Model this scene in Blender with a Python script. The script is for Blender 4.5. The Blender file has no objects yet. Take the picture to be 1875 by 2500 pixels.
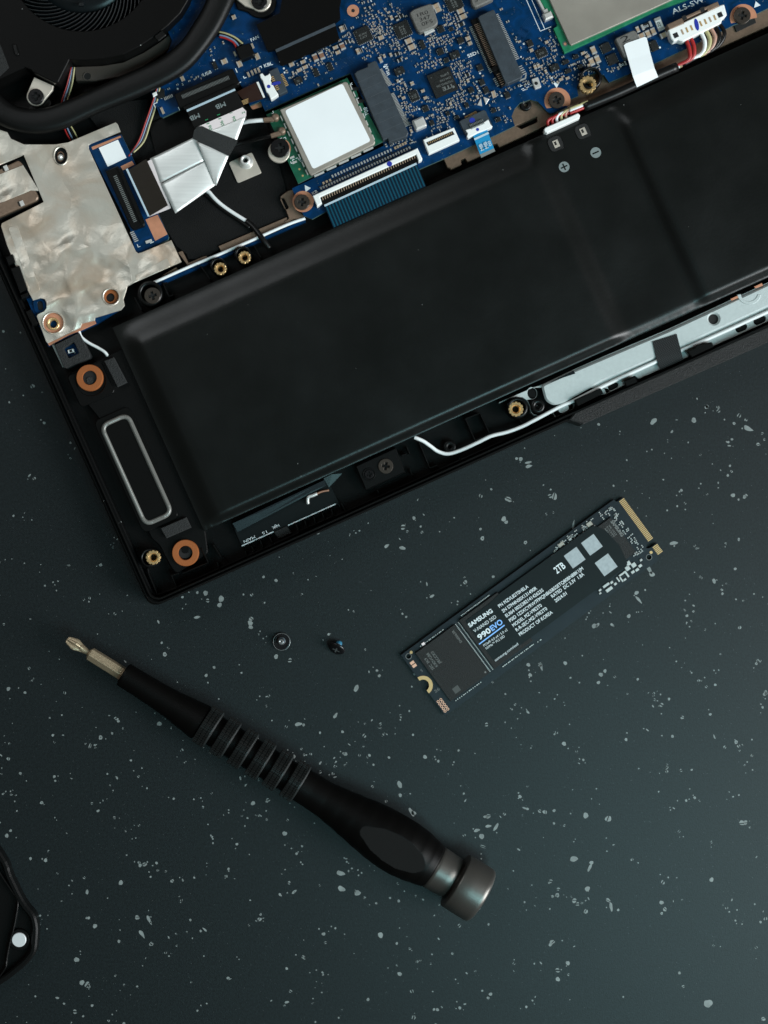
import bpy, bmesh, math, random
from mathutils import Vector
from mathutils.geometry import tessellate_polygon
random.seed(7)
sc = bpy.context.scene
C = sc.collection
R = math.radians
# ---------------------------------------------------------------- scale of the place (millimetres, then metres)
PXMM, DIST = 8.3, 420.0            # photo pixels per mm on the table, lens height over the table in mm
MM = 0.001
# ---------------------------------------------------------------- camera
cam_d = bpy.data.cameras.new('camera'); cam = bpy.data.objects.new('camera', cam_d); C.objects.link(cam)
cam.location = (0, 0, DIST*MM); cam.rotation_euler = (0, 0, 0)
cam_d.sensor_fit = 'VERTICAL'; cam_d.sensor_height = 36; cam_d.sensor_width = 27
cam_d.lens = 36*DIST/(2500/PXMM)
cam_d.clip_start = 0.01; cam_d.clip_end = 20
cam_d.dof.use_dof = True; cam_d.dof.focus_distance = (DIST-5)*MM; cam_d.dof.aperture_fstop = 6.3
sc.camera = cam
# ---------------------------------------------------------------- light: a dim room with one big window to the right
w = bpy.data.worlds.new('World'); sc.world = w; w.use_nodes = True
bg = w.node_tree.nodes['Background']; bg.inputs[0].default_value = (1.0, 0.84, 0.66, 1); bg.inputs[1].default_value = 0.055
def area(name, loc, target, sx, sy, power, col):
    d = bpy.data.lights.new(name, 'AREA'); d.shape = 'RECTANGLE'; d.size = sx; d.size_y = sy; d.energy = power; d.color = col
    o = bpy.data.objects.new(name, d); C.objects.link(o); o.location = loc
    o.rotation_euler = (Vector(target)-Vector(loc)).to_track_quat('-Z', 'Y').to_euler()
    return o
area('window_light', (1.08, -0.34, 0.70), (0.0, 0.02, 0), 0.65, 0.80, 28.0, (0.955, 0.985, 1.0))
area('lower_window_light', (0.245, -0.285, 0.64), (0.10, -0.10, 0), 0.26, 0.26, 1.7, (0.45, 0.93, 1.0))
area('skylight', (-0.62, 0.70, 0.90), (-0.02, 0.05, 0), 0.75, 0.50, 3.3, (0.90, 0.95, 0.97))
vs = sc.view_settings; vs.view_transform = 'Standard'; vs.look = 'None'; vs.exposure = 0.0; vs.gamma = 1.0
sc.render.engine = 'CYCLES'
# ---------------------------------------------------------------- helpers
def W(x, y, z):
    k = (DIST-z)/DIST/PXMM
    return Vector(((x-937.5)*k, (1250-y)*k, z))
TH = 24.2
CU, SU = math.cos(R(TH)), math.sin(R(TH))
def rot(pts, cx, cy, ang):
    c, s = math.cos(R(ang)), math.sin(R(ang))
    return [(cx+x*c+y*s, cy-x*s+y*c) for x, y in pts]
def rect(cx, cy, w_, h_, ang=TH):
    return rot([(-w_/2, -h_/2), (w_/2, -h_/2), (w_/2, h_/2), (-w_/2, h_/2)], cx, cy, ang)
def circ(cx, cy, r, n=28, a0=0, a1=360):
    m = n if a1-a0 >= 360 else n+1
    return [(cx+r*math.cos(R(a0+(a1-a0)*i/n)), cy-r*math.sin(R(a0+(a1-a0)*i/n))) for i in range(m)]
def oval(cx, cy, a, b, ang=TH, n=24):
    return rot([(a*math.cos(2*math.pi*i/n), b*math.sin(2*math.pi*i/n)) for i in range(n)], cx, cy, ang)
def stad(cx, cy, L, Wd, ang=TH, n=8):
    r = Wd/2; h = L/2-r
    p = [(h+r*math.cos(R(-90+180*i/n)), r*math.sin(R(-90+180*i/n))) for i in range(n+1)]
    p += [(-h+r*math.cos(R(90+180*i/n)), r*math.sin(R(90+180*i/n))) for i in range(n+1)]
    return rot(p, cx, cy, ang)
def fillet(pts, r, n=4):
    out = []; N = len(pts)
    for i in range(N):
        p = Vector(pts[i]); a = Vector(pts[i-1])-p; b = Vector(pts[(i+1) % N])-p
        la, lb = a.length, b.length
        if la < 1e-6 or lb < 1e-6: continue
        a /= la; b /= lb
        t = min(r, la*.45, lb*.45)
        p0, p1 = p+a*t, p+b*t
        for k in range(n+1):
            q = k/n
            out.append(tuple((1-q)**2*p0+2*q*(1-q)*p+q*q*p1))
    return out
def rrect(cx, cy, w_, h_, r, ang=TH, n=4): return fillet(rect(cx, cy, w_, h_, ang), r, n)
def spline(pts, n=6):
    out = []; N = len(pts); P = [Vector(p) for p in pts]
    for i in range(N-1):
        p0 = P[max(i-1, 0)]; p1 = P[i]; p2 = P[i+1]; p3 = P[min(i+2, N-1)]
        for k in range(n):
            t = k/n
            out.append(0.5*((2*p1)+(p2-p0)*t+(2*p0-5*p1+4*p2-p3)*t*t+(3*p1-p0-3*p2+p3)*t**3))
    out.append(P[-1]); return out
def inset(pts, d):
    N = len(pts); out = []
    ar = sum(pts[i][0]*pts[(i+1) % N][1]-pts[(i+1) % N][0]*pts[i][1] for i in range(N))
    s = 1 if ar > 0 else -1
    for i in range(N):
        a, b, c = Vector(pts[i-1]), Vector(pts[i]), Vector(pts[(i+1) % N])
        e1 = (b-a); e2 = (c-b)
        if e1.length < 1e-9 or e2.length < 1e-9: out.append(tuple(b)); continue
        e1.normalize(); e2.normalize()
        n1 = Vector((-e1.y, e1.x))*s; n2 = Vector((-e2.y, e2.x))*s
        m = n1+n2
        if m.length < 1e-6: m = n1
        m.normalize(); k = max(m.dot(n1), 0.4)
        out.append(tuple(b+m*(d/k)))
    return out
WP = {}
def wpos(o): return WP.get(o.name, Vector((0, 0, 0)))
def link(o, name, parent, world, label=None, cat=None, group=None, kind=None):
    C.objects.link(o)
    WP[o.name] = Vector(world)
    if parent is not None:
        o.parent = parent; o.location = Vector(world)-wpos(parent)
    else: o.location = world
    if label: o['label'] = label
    if cat: o['category'] = cat
    if group: o['group'] = group
    if kind: o['kind'] = kind
    return o
def thing(name, label, cat, x, y, z, group=None):
    o = bpy.data.objects.new(name, None); o.empty_display_size = 0.01
    return link(o, name, None, W(x, y, z)*MM, label, cat, group)
class MB:
    def __init__(s): s.v = []; s.f = []; s.mi = []; s.sm = []; s.mats = []
    def m(s, mat):
        if mat not in s.mats: s.mats.append(mat)
        return s.mats.index(mat)
    def add(s, vs_, fs, mat, smooth=False):
        b = len(s.v); s.v += [Vector(p) for p in vs_]; k = s.m(mat)
        for f in fs: s.f.append([b+i for i in f]); s.mi.append(k); s.sm.append(smooth)
    def prism(s, pts, z0, z1, mat, ch=0, holes=(), px=True, top=None, bottom=True):
        """upright prism; pts in photo pixels seen at z1 (or mm when px is False); ch = chamfer in mm"""
        def cv(pp): return [tuple(W(x, y, z1)[:2]) for x, y in pp] if px else list(pp)
        loops = [cv(pts)]+[cv(h) for h in holes]
        tops = []; idx = 0; vs_ = []; fs = []
        for li, lp in enumerate(loops):
            n = len(lp); b = len(vs_)
            vs_ += [(x, y, z0) for x, y in lp]
            if ch > 0:
                vs_ += [(x, y, z1-ch) for x, y in lp]
                ins = inset(lp, ch if li == 0 else -ch)
                vs_ += [(x, y, z1) for x, y in ins]
                lv = 3
            else:
                vs_ += [(x, y, z1) for x, y in lp]; lv = 2
            for q in range(lv-1):
                for i in range(n):
                    j = (i+1) % n
                    fs.append([b+q*n+i, b+q*n+j, b+(q+1)*n+j, b+(q+1)*n+i])
            tops.append((b, b+(lv-1)*n, n))
        T = [[Vector(vs_[t+i]) for i in range(n)] for _, t, n in tops]
        mp = [t+i for _, t, n in tops for i in range(n)]
        mb = [b+i for b, _, n in tops for i in range(n)]
        if len(loops) == 1 and len(T[0]) <= 4: tri = [list(range(len(T[0])))]
        else: tri = [list(t) for t in tessellate_polygon(T)]
        capf = [[mp[i] for i in t] for t in tri]
        if bottom: fs += [[mb[i] for i in t] for t in tri]
        b0 = len(s.v); s.add(vs_, fs, mat)
        k = s.m(top or mat)
        for f in capf: s.f.append([b0+i for i in f]); s.mi.append(k); s.sm.append(False)
    def flat(s, pts, z, mat, holes=(), px=True):
        loops = [pts]+list(holes)
        T = [[W(x, y, z) if px else Vector((x, y, z)) for x, y in lp] for lp in loops]
        allv = [v for lp in T for v in lp]
        tri = [list(range(len(pts)))] if len(loops) == 1 and len(pts) <= 4 else [list(t) for t in tessellate_polygon(T)]
        s.add(allv, tri, mat)
    def sheet(s, pts, mat, th=0.12):
        """thin bent sheet through px points (x,y,z): polygon of one facet, with thickness"""
        a = [W(*p) for p in pts]; b = [p-Vector((0, 0, th)) for p in a]; n = len(a)
        s.add(a+b, [list(range(n)), [n+i for i in range(n)][::-1]]+[[i, (i+1) % n, n+(i+1) % n, n+i] for i in range(n)], mat)
    def patch(s, c, mat, bulge=0.4, n=10, th=0.12, wave=0.0):
        """smooth bent sheet between four px corners (x,y,z), bulging upward"""
        A, B_, C_, D_ = [Vector(p) for p in c]; top = []; fs = []
        for i in range(n+1):
            for j in range(n+1):
                u, v = i/n, j/n; p = A*(1-u)*(1-v)+B_*u*(1-v)+C_*u*v+D_*(1-u)*v
                z = p.z+bulge*16*u*(1-u)*v*(1-v)+wave*math.sin(u*7+v*2)*min(1, 8*u*(1-u))*min(1, 8*v*(1-v)); top.append(W(p.x, p.y, z))
        m_ = (n+1)**2
        for i in range(n):
            for j in range(n):
                a = i*(n+1)+j; q = [a, a+n+1, a+n+2, a+1]; fs.append(q); fs.append([k+m_ for k in q[::-1]])
        rim = [i*(n+1) for i in range(n+1)]+[n*(n+1)+j for j in range(1, n+1)]+[i*(n+1)+n for i in range(n-1, -1, -1)]+[j for j in range(n-1, 0, -1)]
        for a, b in zip(rim, rim[1:]+rim[:1]): fs.append([a, b, b+m_, a+m_])
        s.add(top+[p-Vector((0, 0, th)) for p in top], fs, mat, True)
    def tube(s, path, r, mat, n=8, sub=6, px=True, caps=True, prof=None):
        P = spline(path, sub) if sub > 1 else [Vector(p) for p in path]
        P = [W(*p) for p in P] if px else P
        vs_ = []; fs = []; up = Vector((0, 0, 1))
        for i, p in enumerate(P):
            t = (P[min(i+1, len(P)-1)]-P[max(i-1, 0)]).normalized()
            a = t.cross(up)
            if a.length < 1e-4: a = Vector((1, 0, 0))
            a.normalize(); b = a.cross(t)
            rr = r if prof is None else r*prof(i/(len(P)-1))
            for k in range(n): vs_.append(p+(a*math.cos(2*math.pi*k/n)+b*math.sin(2*math.pi*k/n))*rr)
        for i in range(len(P)-1):
            for k in range(n):
                j = (k+1) % n; fs.append([i*n+k, i*n+j, (i+1)*n+j, (i+1)*n+k])
        s.add(vs_, fs, mat, True)
        if caps: 
            L = (len(P)-1)*n; b0 = len(s.v)-len(vs_); kk = s.m(mat)
            for f in ([b0+i for i in range(n)][::-1], [b0+L+i for i in range(n)]): s.f.append(f); s.mi.append(kk); s.sm.append(False)
    def lathe(s, cx, cy, prof, mat, n=28, px=True, smooth=True):
        """prof: list of (r_mm, z); axis vertical through px (cx,cy) seen at the first z"""
        o = W(cx, cy, prof[0][1]) if px else Vector((cx, cy, 0))
        vs_ = []; fs = []
        for r, z in prof:
            for k in range(n): vs_.append((o.x+r*math.cos(2*math.pi*k/n), o.y+r*math.sin(2*math.pi*k/n), z))
        for i in range(len(prof)-1):
            for k in range(n):
                j = (k+1) % n; fs.append([i*n+k, i*n+j, (i+1)*n+j, (i+1)*n+k])
        s.add(vs_, fs, mat, smooth)
    def box(s, cx, cy, w_, h_, ang, z0, z1, mat, ch=0, top=None): s.prism(rect(cx, cy, w_, h_, ang), z0, z1, mat, ch, top=top)
    def text(s, st, x, y, ang, h, z, mat, width=None, bold=0.0, space=1.0):
        """flat print: baseline start at px (x,y), cap height h px, optional run length in px"""
        V, F = glyphs(st, bold, space)
        if not V: return
        x0 = min(v[0] for v in V); x1 = max(v[0] for v in V)
        sy = h/0.70; sx = (width/(x1-x0)) if width else sy
        c, s_ = math.cos(R(ang)), math.sin(R(ang))
        s.add([W(x+(vx-x0)*sx*c-vy*sy*s_, y-((vx-x0)*sx*s_+vy*sy*c), z) for vx, vy in V], F, mat)
    def mesh(s, name, org):
        me = bpy.data.meshes.new(name)
        me.from_pydata([(p-org)*MM for p in s.v], [], s.f)
        for mt in s.mats: me.materials.append(mt)
        for p, k, q in zip(me.polygons, s.mi, s.sm): p.material_index = k; p.use_smooth = q
        bm = bmesh.new(); bm.from_mesh(me); bmesh.ops.recalc_face_normals(bm, faces=bm.faces); bm.to_mesh(me); bm.free()
        return me
    def build(s, name, parent=None, label=None, cat=None, group=None, kind=None, origin=None):
        if not s.v: return None
        xs = [p.x for p in s.v]; ys = [p.y for p in s.v]; zs = [p.z for p in s.v]
        org = origin or Vector(((min(xs)+max(xs))/2, (min(ys)+max(ys))/2, min(zs)))
        o = bpy.data.objects.new(name, s.mesh(name, org))
        return link(o, name, parent, org*MM, label, cat, group, kind)
def inst(name, me, x, y, z, ang, parent):
    o = bpy.data.objects.new(name, me); p = W(x, y, z)
    link(o, name, parent, p*MM); o.rotation_euler = (0, 0, R(ang)); return o
GL = {}
def glyphs(st, bold, space):
    k = (st, bold, space)
    if k not in GL:
        cu = bpy.data.curves.new('t', 'FONT'); cu.body = st; cu.size = 1.0; cu.offset = bold; cu.space_character = space; cu.resolution_u = 3
        o = bpy.data.objects.new('t', cu); C.objects.link(o)
        dg = bpy.context.evaluated_depsgraph_get()
        me = bpy.data.meshes.new_from_object(o.evaluated_get(dg))
        GL[k] = ([(v.co.x, v.co.y) for v in me.vertices], [list(p.vertices) for p in me.polygons])
        bpy.data.objects.remove(o); bpy.data.meshes.remove(me); bpy.data.curves.remove(cu)
    return GL[k]
# ---------------------------------------------------------------- materials
def mat(name, col, rough=0.5, metal=0.0, bump=0.0, bscale=1500, var=0.0, vscale=300, spec=0.5, rvar=0.0, stretch=None, dust=0.0, col2=None, distort=0.0, coat=0.0, bdist=0.0004):
    m = bpy.data.materials.new(name); m.use_nodes = True; nt = m.node_tree; N = nt.nodes; L = nt.links
    b = N['Principled BSDF']; b.inputs['Base Color'].default_value = (*col, 1); b.inputs['Roughness'].default_value = rough
    b.inputs['Metallic'].default_value = metal; b.inputs['Specular IOR Level'].default_value = spec
    b.inputs['Coat Weight'].default_value = coat
    tc = N.new('ShaderNodeTexCoord'); src = tc.outputs['Object']
    if stretch:
        mp = N.new('ShaderNodeMapping'); mp.inputs['Rotation'].default_value = (0, 0, R(stretch[0])); mp.inputs['Scale'].default_value = stretch[1]
        L.new(src, mp.inputs[0]); src = mp.outputs[0]
    def noise(scale, det=3, dis=0.0):
        n = N.new('ShaderNodeTexNoise'); n.inputs['Scale'].default_value = scale; n.inputs['Detail'].default_value = det; n.inputs['Distortion'].default_value = dis
        L.new(src, n.inputs['Vector']); return n.outputs['Fac']
    colo = None
    if var > 0 or col2:
        mx = N.new('ShaderNodeMix'); mx.data_type = 'RGBA'
        c2 = col2 or tuple(min(1, c*(1+var)) for c in col); c1 = col if col2 else tuple(c*(1-var) for c in col)
        mx.inputs[6].default_value = (*c1, 1); mx.inputs[7].default_value = (*c2, 1)
        rp = N.new('ShaderNodeMapRange'); rp.inputs[1].default_value = 0.3; rp.inputs[2].default_value = 0.7
        L.new(noise(vscale, 5, distort), rp.inputs[0]); L.new(rp.outputs[0], mx.inputs[0]); colo = mx.outputs[2]
    if dust > 0:
        vo = N.new('ShaderNodeTexVoronoi'); vo.inputs['Scale'].default_value = 260; L.new(src, vo.inputs['Vector'])
        ns = N.new('ShaderNodeSeparateColor'); L.new(vo.outputs['Color'], ns.inputs[0])
        mu = N.new('ShaderNodeMath'); mu.operation = 'MULTIPLY'; mu.inputs[1].default_value = dust*0.055; L.new(ns.outputs[0], mu.inputs[0])
        pw = N.new('ShaderNodeMath'); pw.operation = 'MULTIPLY'; L.new(mu.outputs[0], pw.inputs[0]); L.new(ns.outputs[1], pw.inputs[1])
        lt = N.new('ShaderNodeMath'); lt.operation = 'LESS_THAN'; L.new(vo.outputs['Distance'], lt.inputs[0]); L.new(pw.outputs[0], lt.inputs[1])
        mx2 = N.new('ShaderNodeMix'); mx2.data_type = 'RGBA'; mx2.inputs[6].default_value = (*col, 1); mx2.inputs[7].default_value = (0.28, 0.29, 0.28, 1)
        if colo: L.new(colo, mx2.inputs[6])
        L.new(lt.outputs[0], mx2.inputs[0]); colo = mx2.outputs[2]
    if colo: L.new(colo, b.inputs['Base Color'])
    if rvar > 0:
        rp = N.new('ShaderNodeMapRange'); rp.inputs[1].default_value = .25; rp.inputs[2].default_value = .75; rp.inputs[3].default_value = max(0.05, rough-rvar); rp.inputs[4].default_value = min(1, rough+rvar)
        L.new(noise(vscale*.8, 4), rp.inputs[0]); L.new(rp.outputs[0], b.inputs['Roughness'])
    if bump > 0:
        bp = N.new('ShaderNodeBump'); bp.inputs['Strength'].default_value = min(1, bump); bp.inputs['Distance'].default_value = bdist
        L.new(noise(bscale, 3, distort), bp.inputs['Height']); L.new(bp.outputs[0], b.inputs['Normal'])
    return m
def foil_mat():
    m = bpy.data.materials.new('wrinkled_foil'); m.use_nodes = True; nt = m.node_tree; N = nt.nodes; L = nt.links
    b = N['Principled BSDF']; b.inputs['Metallic'].default_value = 0.5; b.inputs['Roughness'].default_value = 0.36
    tc = N.new('ShaderNodeTexCoord'); src = tc.outputs['Object']
    def noise(sc_, det, dis=0.0):
        n = N.new('ShaderNodeTexNoise'); n.inputs['Scale'].default_value = sc_; n.inputs['Detail'].default_value = det; n.inputs['Distortion'].default_value = dis; L.new(src, n.inputs['Vector']); return n
    def rng(x, a, b_, c=0.0, d=1.0):
        r = N.new('ShaderNodeMapRange'); r.inputs[1].default_value = a; r.inputs[2].default_value = b_; r.inputs[3].default_value = c; r.inputs[4].default_value = d; L.new(x, r.inputs[0]); return r.outputs[0]
    def mul(a, b_):
        q = N.new('ShaderNodeMath'); q.operation = 'MULTIPLY'; L.new(a, q.inputs[0])
        if isinstance(b_, float): q.inputs[1].default_value = b_
        else: L.new(b_, q.inputs[1])
        return q.outputs[0]
    # crumple: warped cells, only in patches
    wp = noise(70, 2).outputs['Color']; mx = N.new('ShaderNodeMix'); mx.data_type = 'RGBA'; mx.blend_type = 'LINEAR_LIGHT'; mx.inputs[0].default_value = 0.010
    L.new(src, mx.inputs[6]); L.new(wp, mx.inputs[7])
    vo = N.new('ShaderNodeTexVoronoi'); vo.feature = 'SMOOTH_F1'; vo.inputs['Scale'].default_value = 85; vo.inputs['Smoothness'].default_value = 0.25; L.new(mx.outputs[2], vo.inputs['Vector'])
    patch = rng(noise(26, 2).outputs['Fac'], 0.40, 0.56)
    crum = mul(mul(vo.outputs['Distance'], patch), 1.5)
    fine = mul(noise(900, 3).outputs['Fac'], 0.05); und = mul(noise(38, 2).outputs['Fac'], 1.5)
    a1 = N.new('ShaderNodeMath'); a1.operation = 'ADD'; L.new(crum, a1.inputs[0]); L.new(fine, a1.inputs[1])
    a2 = N.new('ShaderNodeMath'); a2.operation = 'ADD'; L.new(a1.outputs[0], a2.inputs[0]); L.new(und, a2.inputs[1])
    bp = N.new('ShaderNodeBump'); bp.inputs['Strength'].default_value = 0.9; bp.inputs['Distance'].default_value = 0.0016
    L.new(a2.outputs[0], bp.inputs['Height']); L.new(bp.outputs[0], b.inputs['Normal'])
    cm = N.new('ShaderNodeMix'); cm.data_type = 'RGBA'; cm.inputs[6].default_value = (0.58, 0.545, 0.475, 1); cm.inputs[7].default_value = (0.53, 0.42, 0.32, 1)
    L.new(rng(noise(60, 5, 1.0).outputs['Fac'], 0.42, 0.66), cm.inputs[0]); L.new(cm.outputs[2], b.inputs['Base Color'])
    return m
M = dict(
 table=mat('table_laminate', (0.0072, 0.0104, 0.0113), 0.44, bump=0.12, bscale=2600, var=0.30, vscale=1500, spec=0.27),
 speck=mat('speck_paint', (0.165, 0.187, 0.182), 0.55, var=0.25, vscale=500),
 speckdim=mat('faint_speck', (0.065, 0.075, 0.074), 0.55),
 plastic=mat('black_plastic', (0.0032, 0.0034, 0.0034), 0.40, spec=0.16, bump=0.10, bscale=2600, dust=1.0),
 plastic_satin=mat('black_satin_plastic', (0.0035, 0.0038, 0.0038), 0.30, spec=0.26, bump=0.04, bscale=1800, dust=1.0),
 matte=mat('matte_black_foam', (0.0055, 0.0055, 0.0055), 0.85, spec=0.2, bump=0.6, bscale=3500, var=0.3, vscale=3000),
 padfoam=mat('grey_foam', (0.016, 0.0165, 0.0165), 0.9, bump=0.9, bscale=3200, var=0.5, vscale=3500),
 battery=mat('battery_wrap', (0.0034, 0.0043, 0.0041), 0.34, spec=0.36, bump=0.05, bscale=900, dust=0.8, rvar=0.05, vscale=80),
 rubber=mat('pebbled_rubber', (0.0130, 0.0136, 0.0136), 0.5, spec=0.35, bump=1.0, bscale=4500),
 pcb=mat('blue_solder_mask', (0.0007, 0.0180, 0.050), 0.30, bump=0.05, bscale=1800, col2=(0.0012, 0.0340, 0.118), vscale=180, distort=1.5, dust=0.7, spec=0.2),
 pcb_edge=mat('board_edge', (0.05, 0.09, 0.08), 0.6),
 green=mat('green_solder_mask', (0.006, 0.085, 0.045), 0.35, var=0.25, vscale=600, bump=0.04),
 green2=mat('green_substrate', (0.012, 0.16, 0.075), 0.35, var=0.2, vscale=600),
 silk=mat('white_silkscreen', (0.66, 0.70, 0.72), 0.6),
 markgrey=mat('grey_print', (0.17, 0.20, 0.20), 0.5),
 silkdim=mat('grey_laser_marking', (0.13, 0.14, 0.135), 0.6),
 white=mat('white_plastic', (0.80, 0.81, 0.79), 0.42, bump=0.04, bscale=1200),
 paper=mat('white_label', (0.83, 0.85, 0.86), 0.45, var=0.03, vscale=60),
 wirewhite=mat('white_cable', (0.74, 0.76, 0.76), 0.38),
 chip=mat('chip_epoxy', (0.0055, 0.0066, 0.0064), 0.55, spec=0.3, bump=0.35, bscale=5000, var=0.2, vscale=2500),
 slot=mat('slate_plastic', (0.030, 0.040, 0.050), 0.5, bump=0.12, bscale=1800, var=0.2, vscale=400),
 tin=mat('tinned_metal', (0.78, 0.77, 0.74), 0.32, 0.55, bump=0.05, bscale=2500),
 solder=mat('solder', (0.50, 0.50, 0.485), 0.35, 0.45),
 tan=mat('ceramic_tan', (0.34, 0.25, 0.17), 0.5, var=0.1, vscale=1500),
 brown=mat('ceramic_brown', (0.20, 0.10, 0.06), 0.5),
 grey=mat('ferrite_grey', (0.13, 0.125, 0.115), 0.5, bump=0.25, bscale=3500, var=0.15, vscale=2000),
 lid=mat('nickel_lid', (0.36, 0.33, 0.285), 0.42, 0.45, bump=0.12, bscale=5500, var=0.10, vscale=90, rvar=0.08),
 foil=foil_mat(),
 sheet=mat('sheet_steel', (0.64, 0.58, 0.50), 0.38, 0.5, bump=0.06, bscale=1200, var=0.06, vscale=150),
 ribbon=mat('silver_ribbon', (0.80, 0.80, 0.78), 0.36, 0.35, bump=0.03, bscale=420, var=0.06, vscale=300, stretch=(TH, (0.25, 6, 1))),
 bracket=mat('zinc_bracket', (0.465, 0.515, 0.51), 0.45, 0.25, bump=0.10, bscale=3000, var=0.05, vscale=900),
 bronze=mat('bronze_frame', (0.20, 0.135, 0.095), 0.42, 0.35, bump=0.14, bscale=3500, var=0.10, vscale=900),
 copper=mat('copper_pad', (0.60, 0.27, 0.16), 0.42, 0.35, var=0.08, vscale=600),
 orange=mat('orange_rubber', (0.27, 0.085, 0.026), 0.6, spec=0.2, bump=0.05),
 brass=mat('brass', (0.72, 0.50, 0.24), 0.30, 0.7, bump=0.1, bscale=2500),
 goldc=mat('gold_contact', (0.62, 0.41, 0.19), 0.34, 0.45),
 screw=mat('black_oxide_screw', (0.060, 0.050, 0.042), 0.30, 0.5, bump=0.1, bscale=2500),
 screwk=mat('black_screw', (0.012, 0.012, 0.013), 0.24, 0.4, bump=0.08, bscale=2500),
 hole=mat('dark_recess', (0.003, 0.003, 0.003), 0.8),
 navy=mat('navy_board', (0.0085, 0.0125, 0.0165), 0.38, spec=0.3, bump=0.06, bscale=700, var=0.15, vscale=250),
 labelk=mat('black_label', (0.004, 0.006, 0.0066), 0.38, spec=0.25, bump=0.03, bscale=300),
 white_ink=mat('white_ink', (0.62, 0.69, 0.71), 0.5),
 blue_ink=mat('blue_ink', (0.20, 0.42, 0.82), 0.5),
 bluedot=mat('blue_marker', (0.010, 0.025, 0.30), 0.5),
 cyan=mat('cyan_ribbon', (0.010, 0.22, 0.44), 0.35, bump=0.05),
 kbblue=mat('keyboard_ribbon_blue', (0.002, 0.050, 0.082), 0.38, spec=0.2),
 kbdark=mat('keyboard_ribbon_trace', (0.001, 0.008, 0.018), 0.38, spec=0.2),
 paleblue=mat('pale_blue_stripe', (0.42, 0.53, 0.60), 0.5),
 pink=mat('pink_white_tape', (0.72, 0.64, 0.64), 0.5),
 greenink=mat('green_ink', (0.01, 0.22, 0.08), 0.6),
 kapton=mat('dark_kapton', (0.022, 0.009, 0.006), 0.3),
 wred=mat('red_wire', (0.32, 0.016, 0.015), 0.4), wblue=mat('blue_wire', (0.17, 0.24, 0.36), 0.4),
 wyel=mat('yellow_wire', (0.42, 0.38, 0.19), 0.4), wblk=mat('black_wire', (0.005, 0.005, 0.005), 0.35, spec=0.3),
 wpink=mat('tan_wire', (0.42, 0.24, 0.18), 0.4),
 cloth=mat('black_cloth_tape', (0.016, 0.018, 0.018), 0.7, bump=0.8, bscale=2600, stretch=(35, (1, 4, 1))),
 fabric=mat('black_weave', (0.0065, 0.0075, 0.008), 0.65, spec=0.2),
 weave=mat('weave_thread', (0.018, 0.02, 0.021), 0.5),
 greyfilm=mat('grey_film', (0.007, 0.010, 0.012), 0.30, spec=0.2),
 ring=mat('speaker_surround', (0.19, 0.186, 0.172), 0.30, 0.25),
 grip=mat('soft_black_grip', (0.0015, 0.0014, 0.0013), 0.45, bump=0.10, bscale=4500, spec=0.12),
 gun=mat('gunmetal', (0.135, 0.128, 0.118), 0.36, 0.8, bump=0.07, bscale=9000, stretch=(0, (1, 1, 1))),
 bit=mat('nickel_bit', (0.50, 0.40, 0.27), 0.34, 0.72, bump=0.25, bscale=4000),
 knurl=mat('knurled_ring', (0.006, 0.0068, 0.0068), 0.28, spec=0.6),
 fanblk=mat('fan_black', (0.0032, 0.0031, 0.0030), 0.42, spec=0.10, bump=0.06, bscale=3000, dust=1.0),
 fangloss=mat('fan_hub', (0.005, 0.007, 0.008), 0.28, spec=0.3),
 fanside=mat('fan_side', (0.055, 0.045, 0.037), 0.55),
 foamring=mat('gasket_foam', (0.0035, 0.0037, 0.0037), 0.45, spec=0.22, bump=0.15, bscale=3500, dust=0.8),
 wblk_end=mat('black_ribbon_end', (0.014, 0.011, 0.008), 0.30, bump=0.1, bscale=1200),
 pcb_edge2=mat('navy_board_edge', (0.03, 0.04, 0.045), 0.5),
 code_patch=mat('code_patch_grey', (0.30, 0.345, 0.36), 0.5, bump=0.0, var=0.12, vscale=900),
 chipmark=mat('chip_patch', (0.045, 0.05, 0.048), 0.6),
 copper_light=mat('bare_copper', (0.70, 0.40, 0.28), 0.4, 0.3),
 screw_bright=mat('screw_shank', (0.20, 0.21, 0.21), 0.28, 0.6),
 magnet=mat('nickel_magnet', (0.62, 0.63, 0.64), 0.45, 0.2),
 flange=mat('ring_flange', (0.014, 0.016, 0.016), 0.34, spec=0.6),
 facet=mat('matte_facet', (0.0026, 0.0025, 0.0023), 0.8, spec=0.2, bump=0.1, bscale=4000),  # flat handle facets, slightly lighter and more matte than the grip
 slotline=mat('slot_score', (0.055, 0.066, 0.076), 0.6),
 threadblue=mat('thread_lock', (0.025, 0.15, 0.25), 0.5),
)
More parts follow.
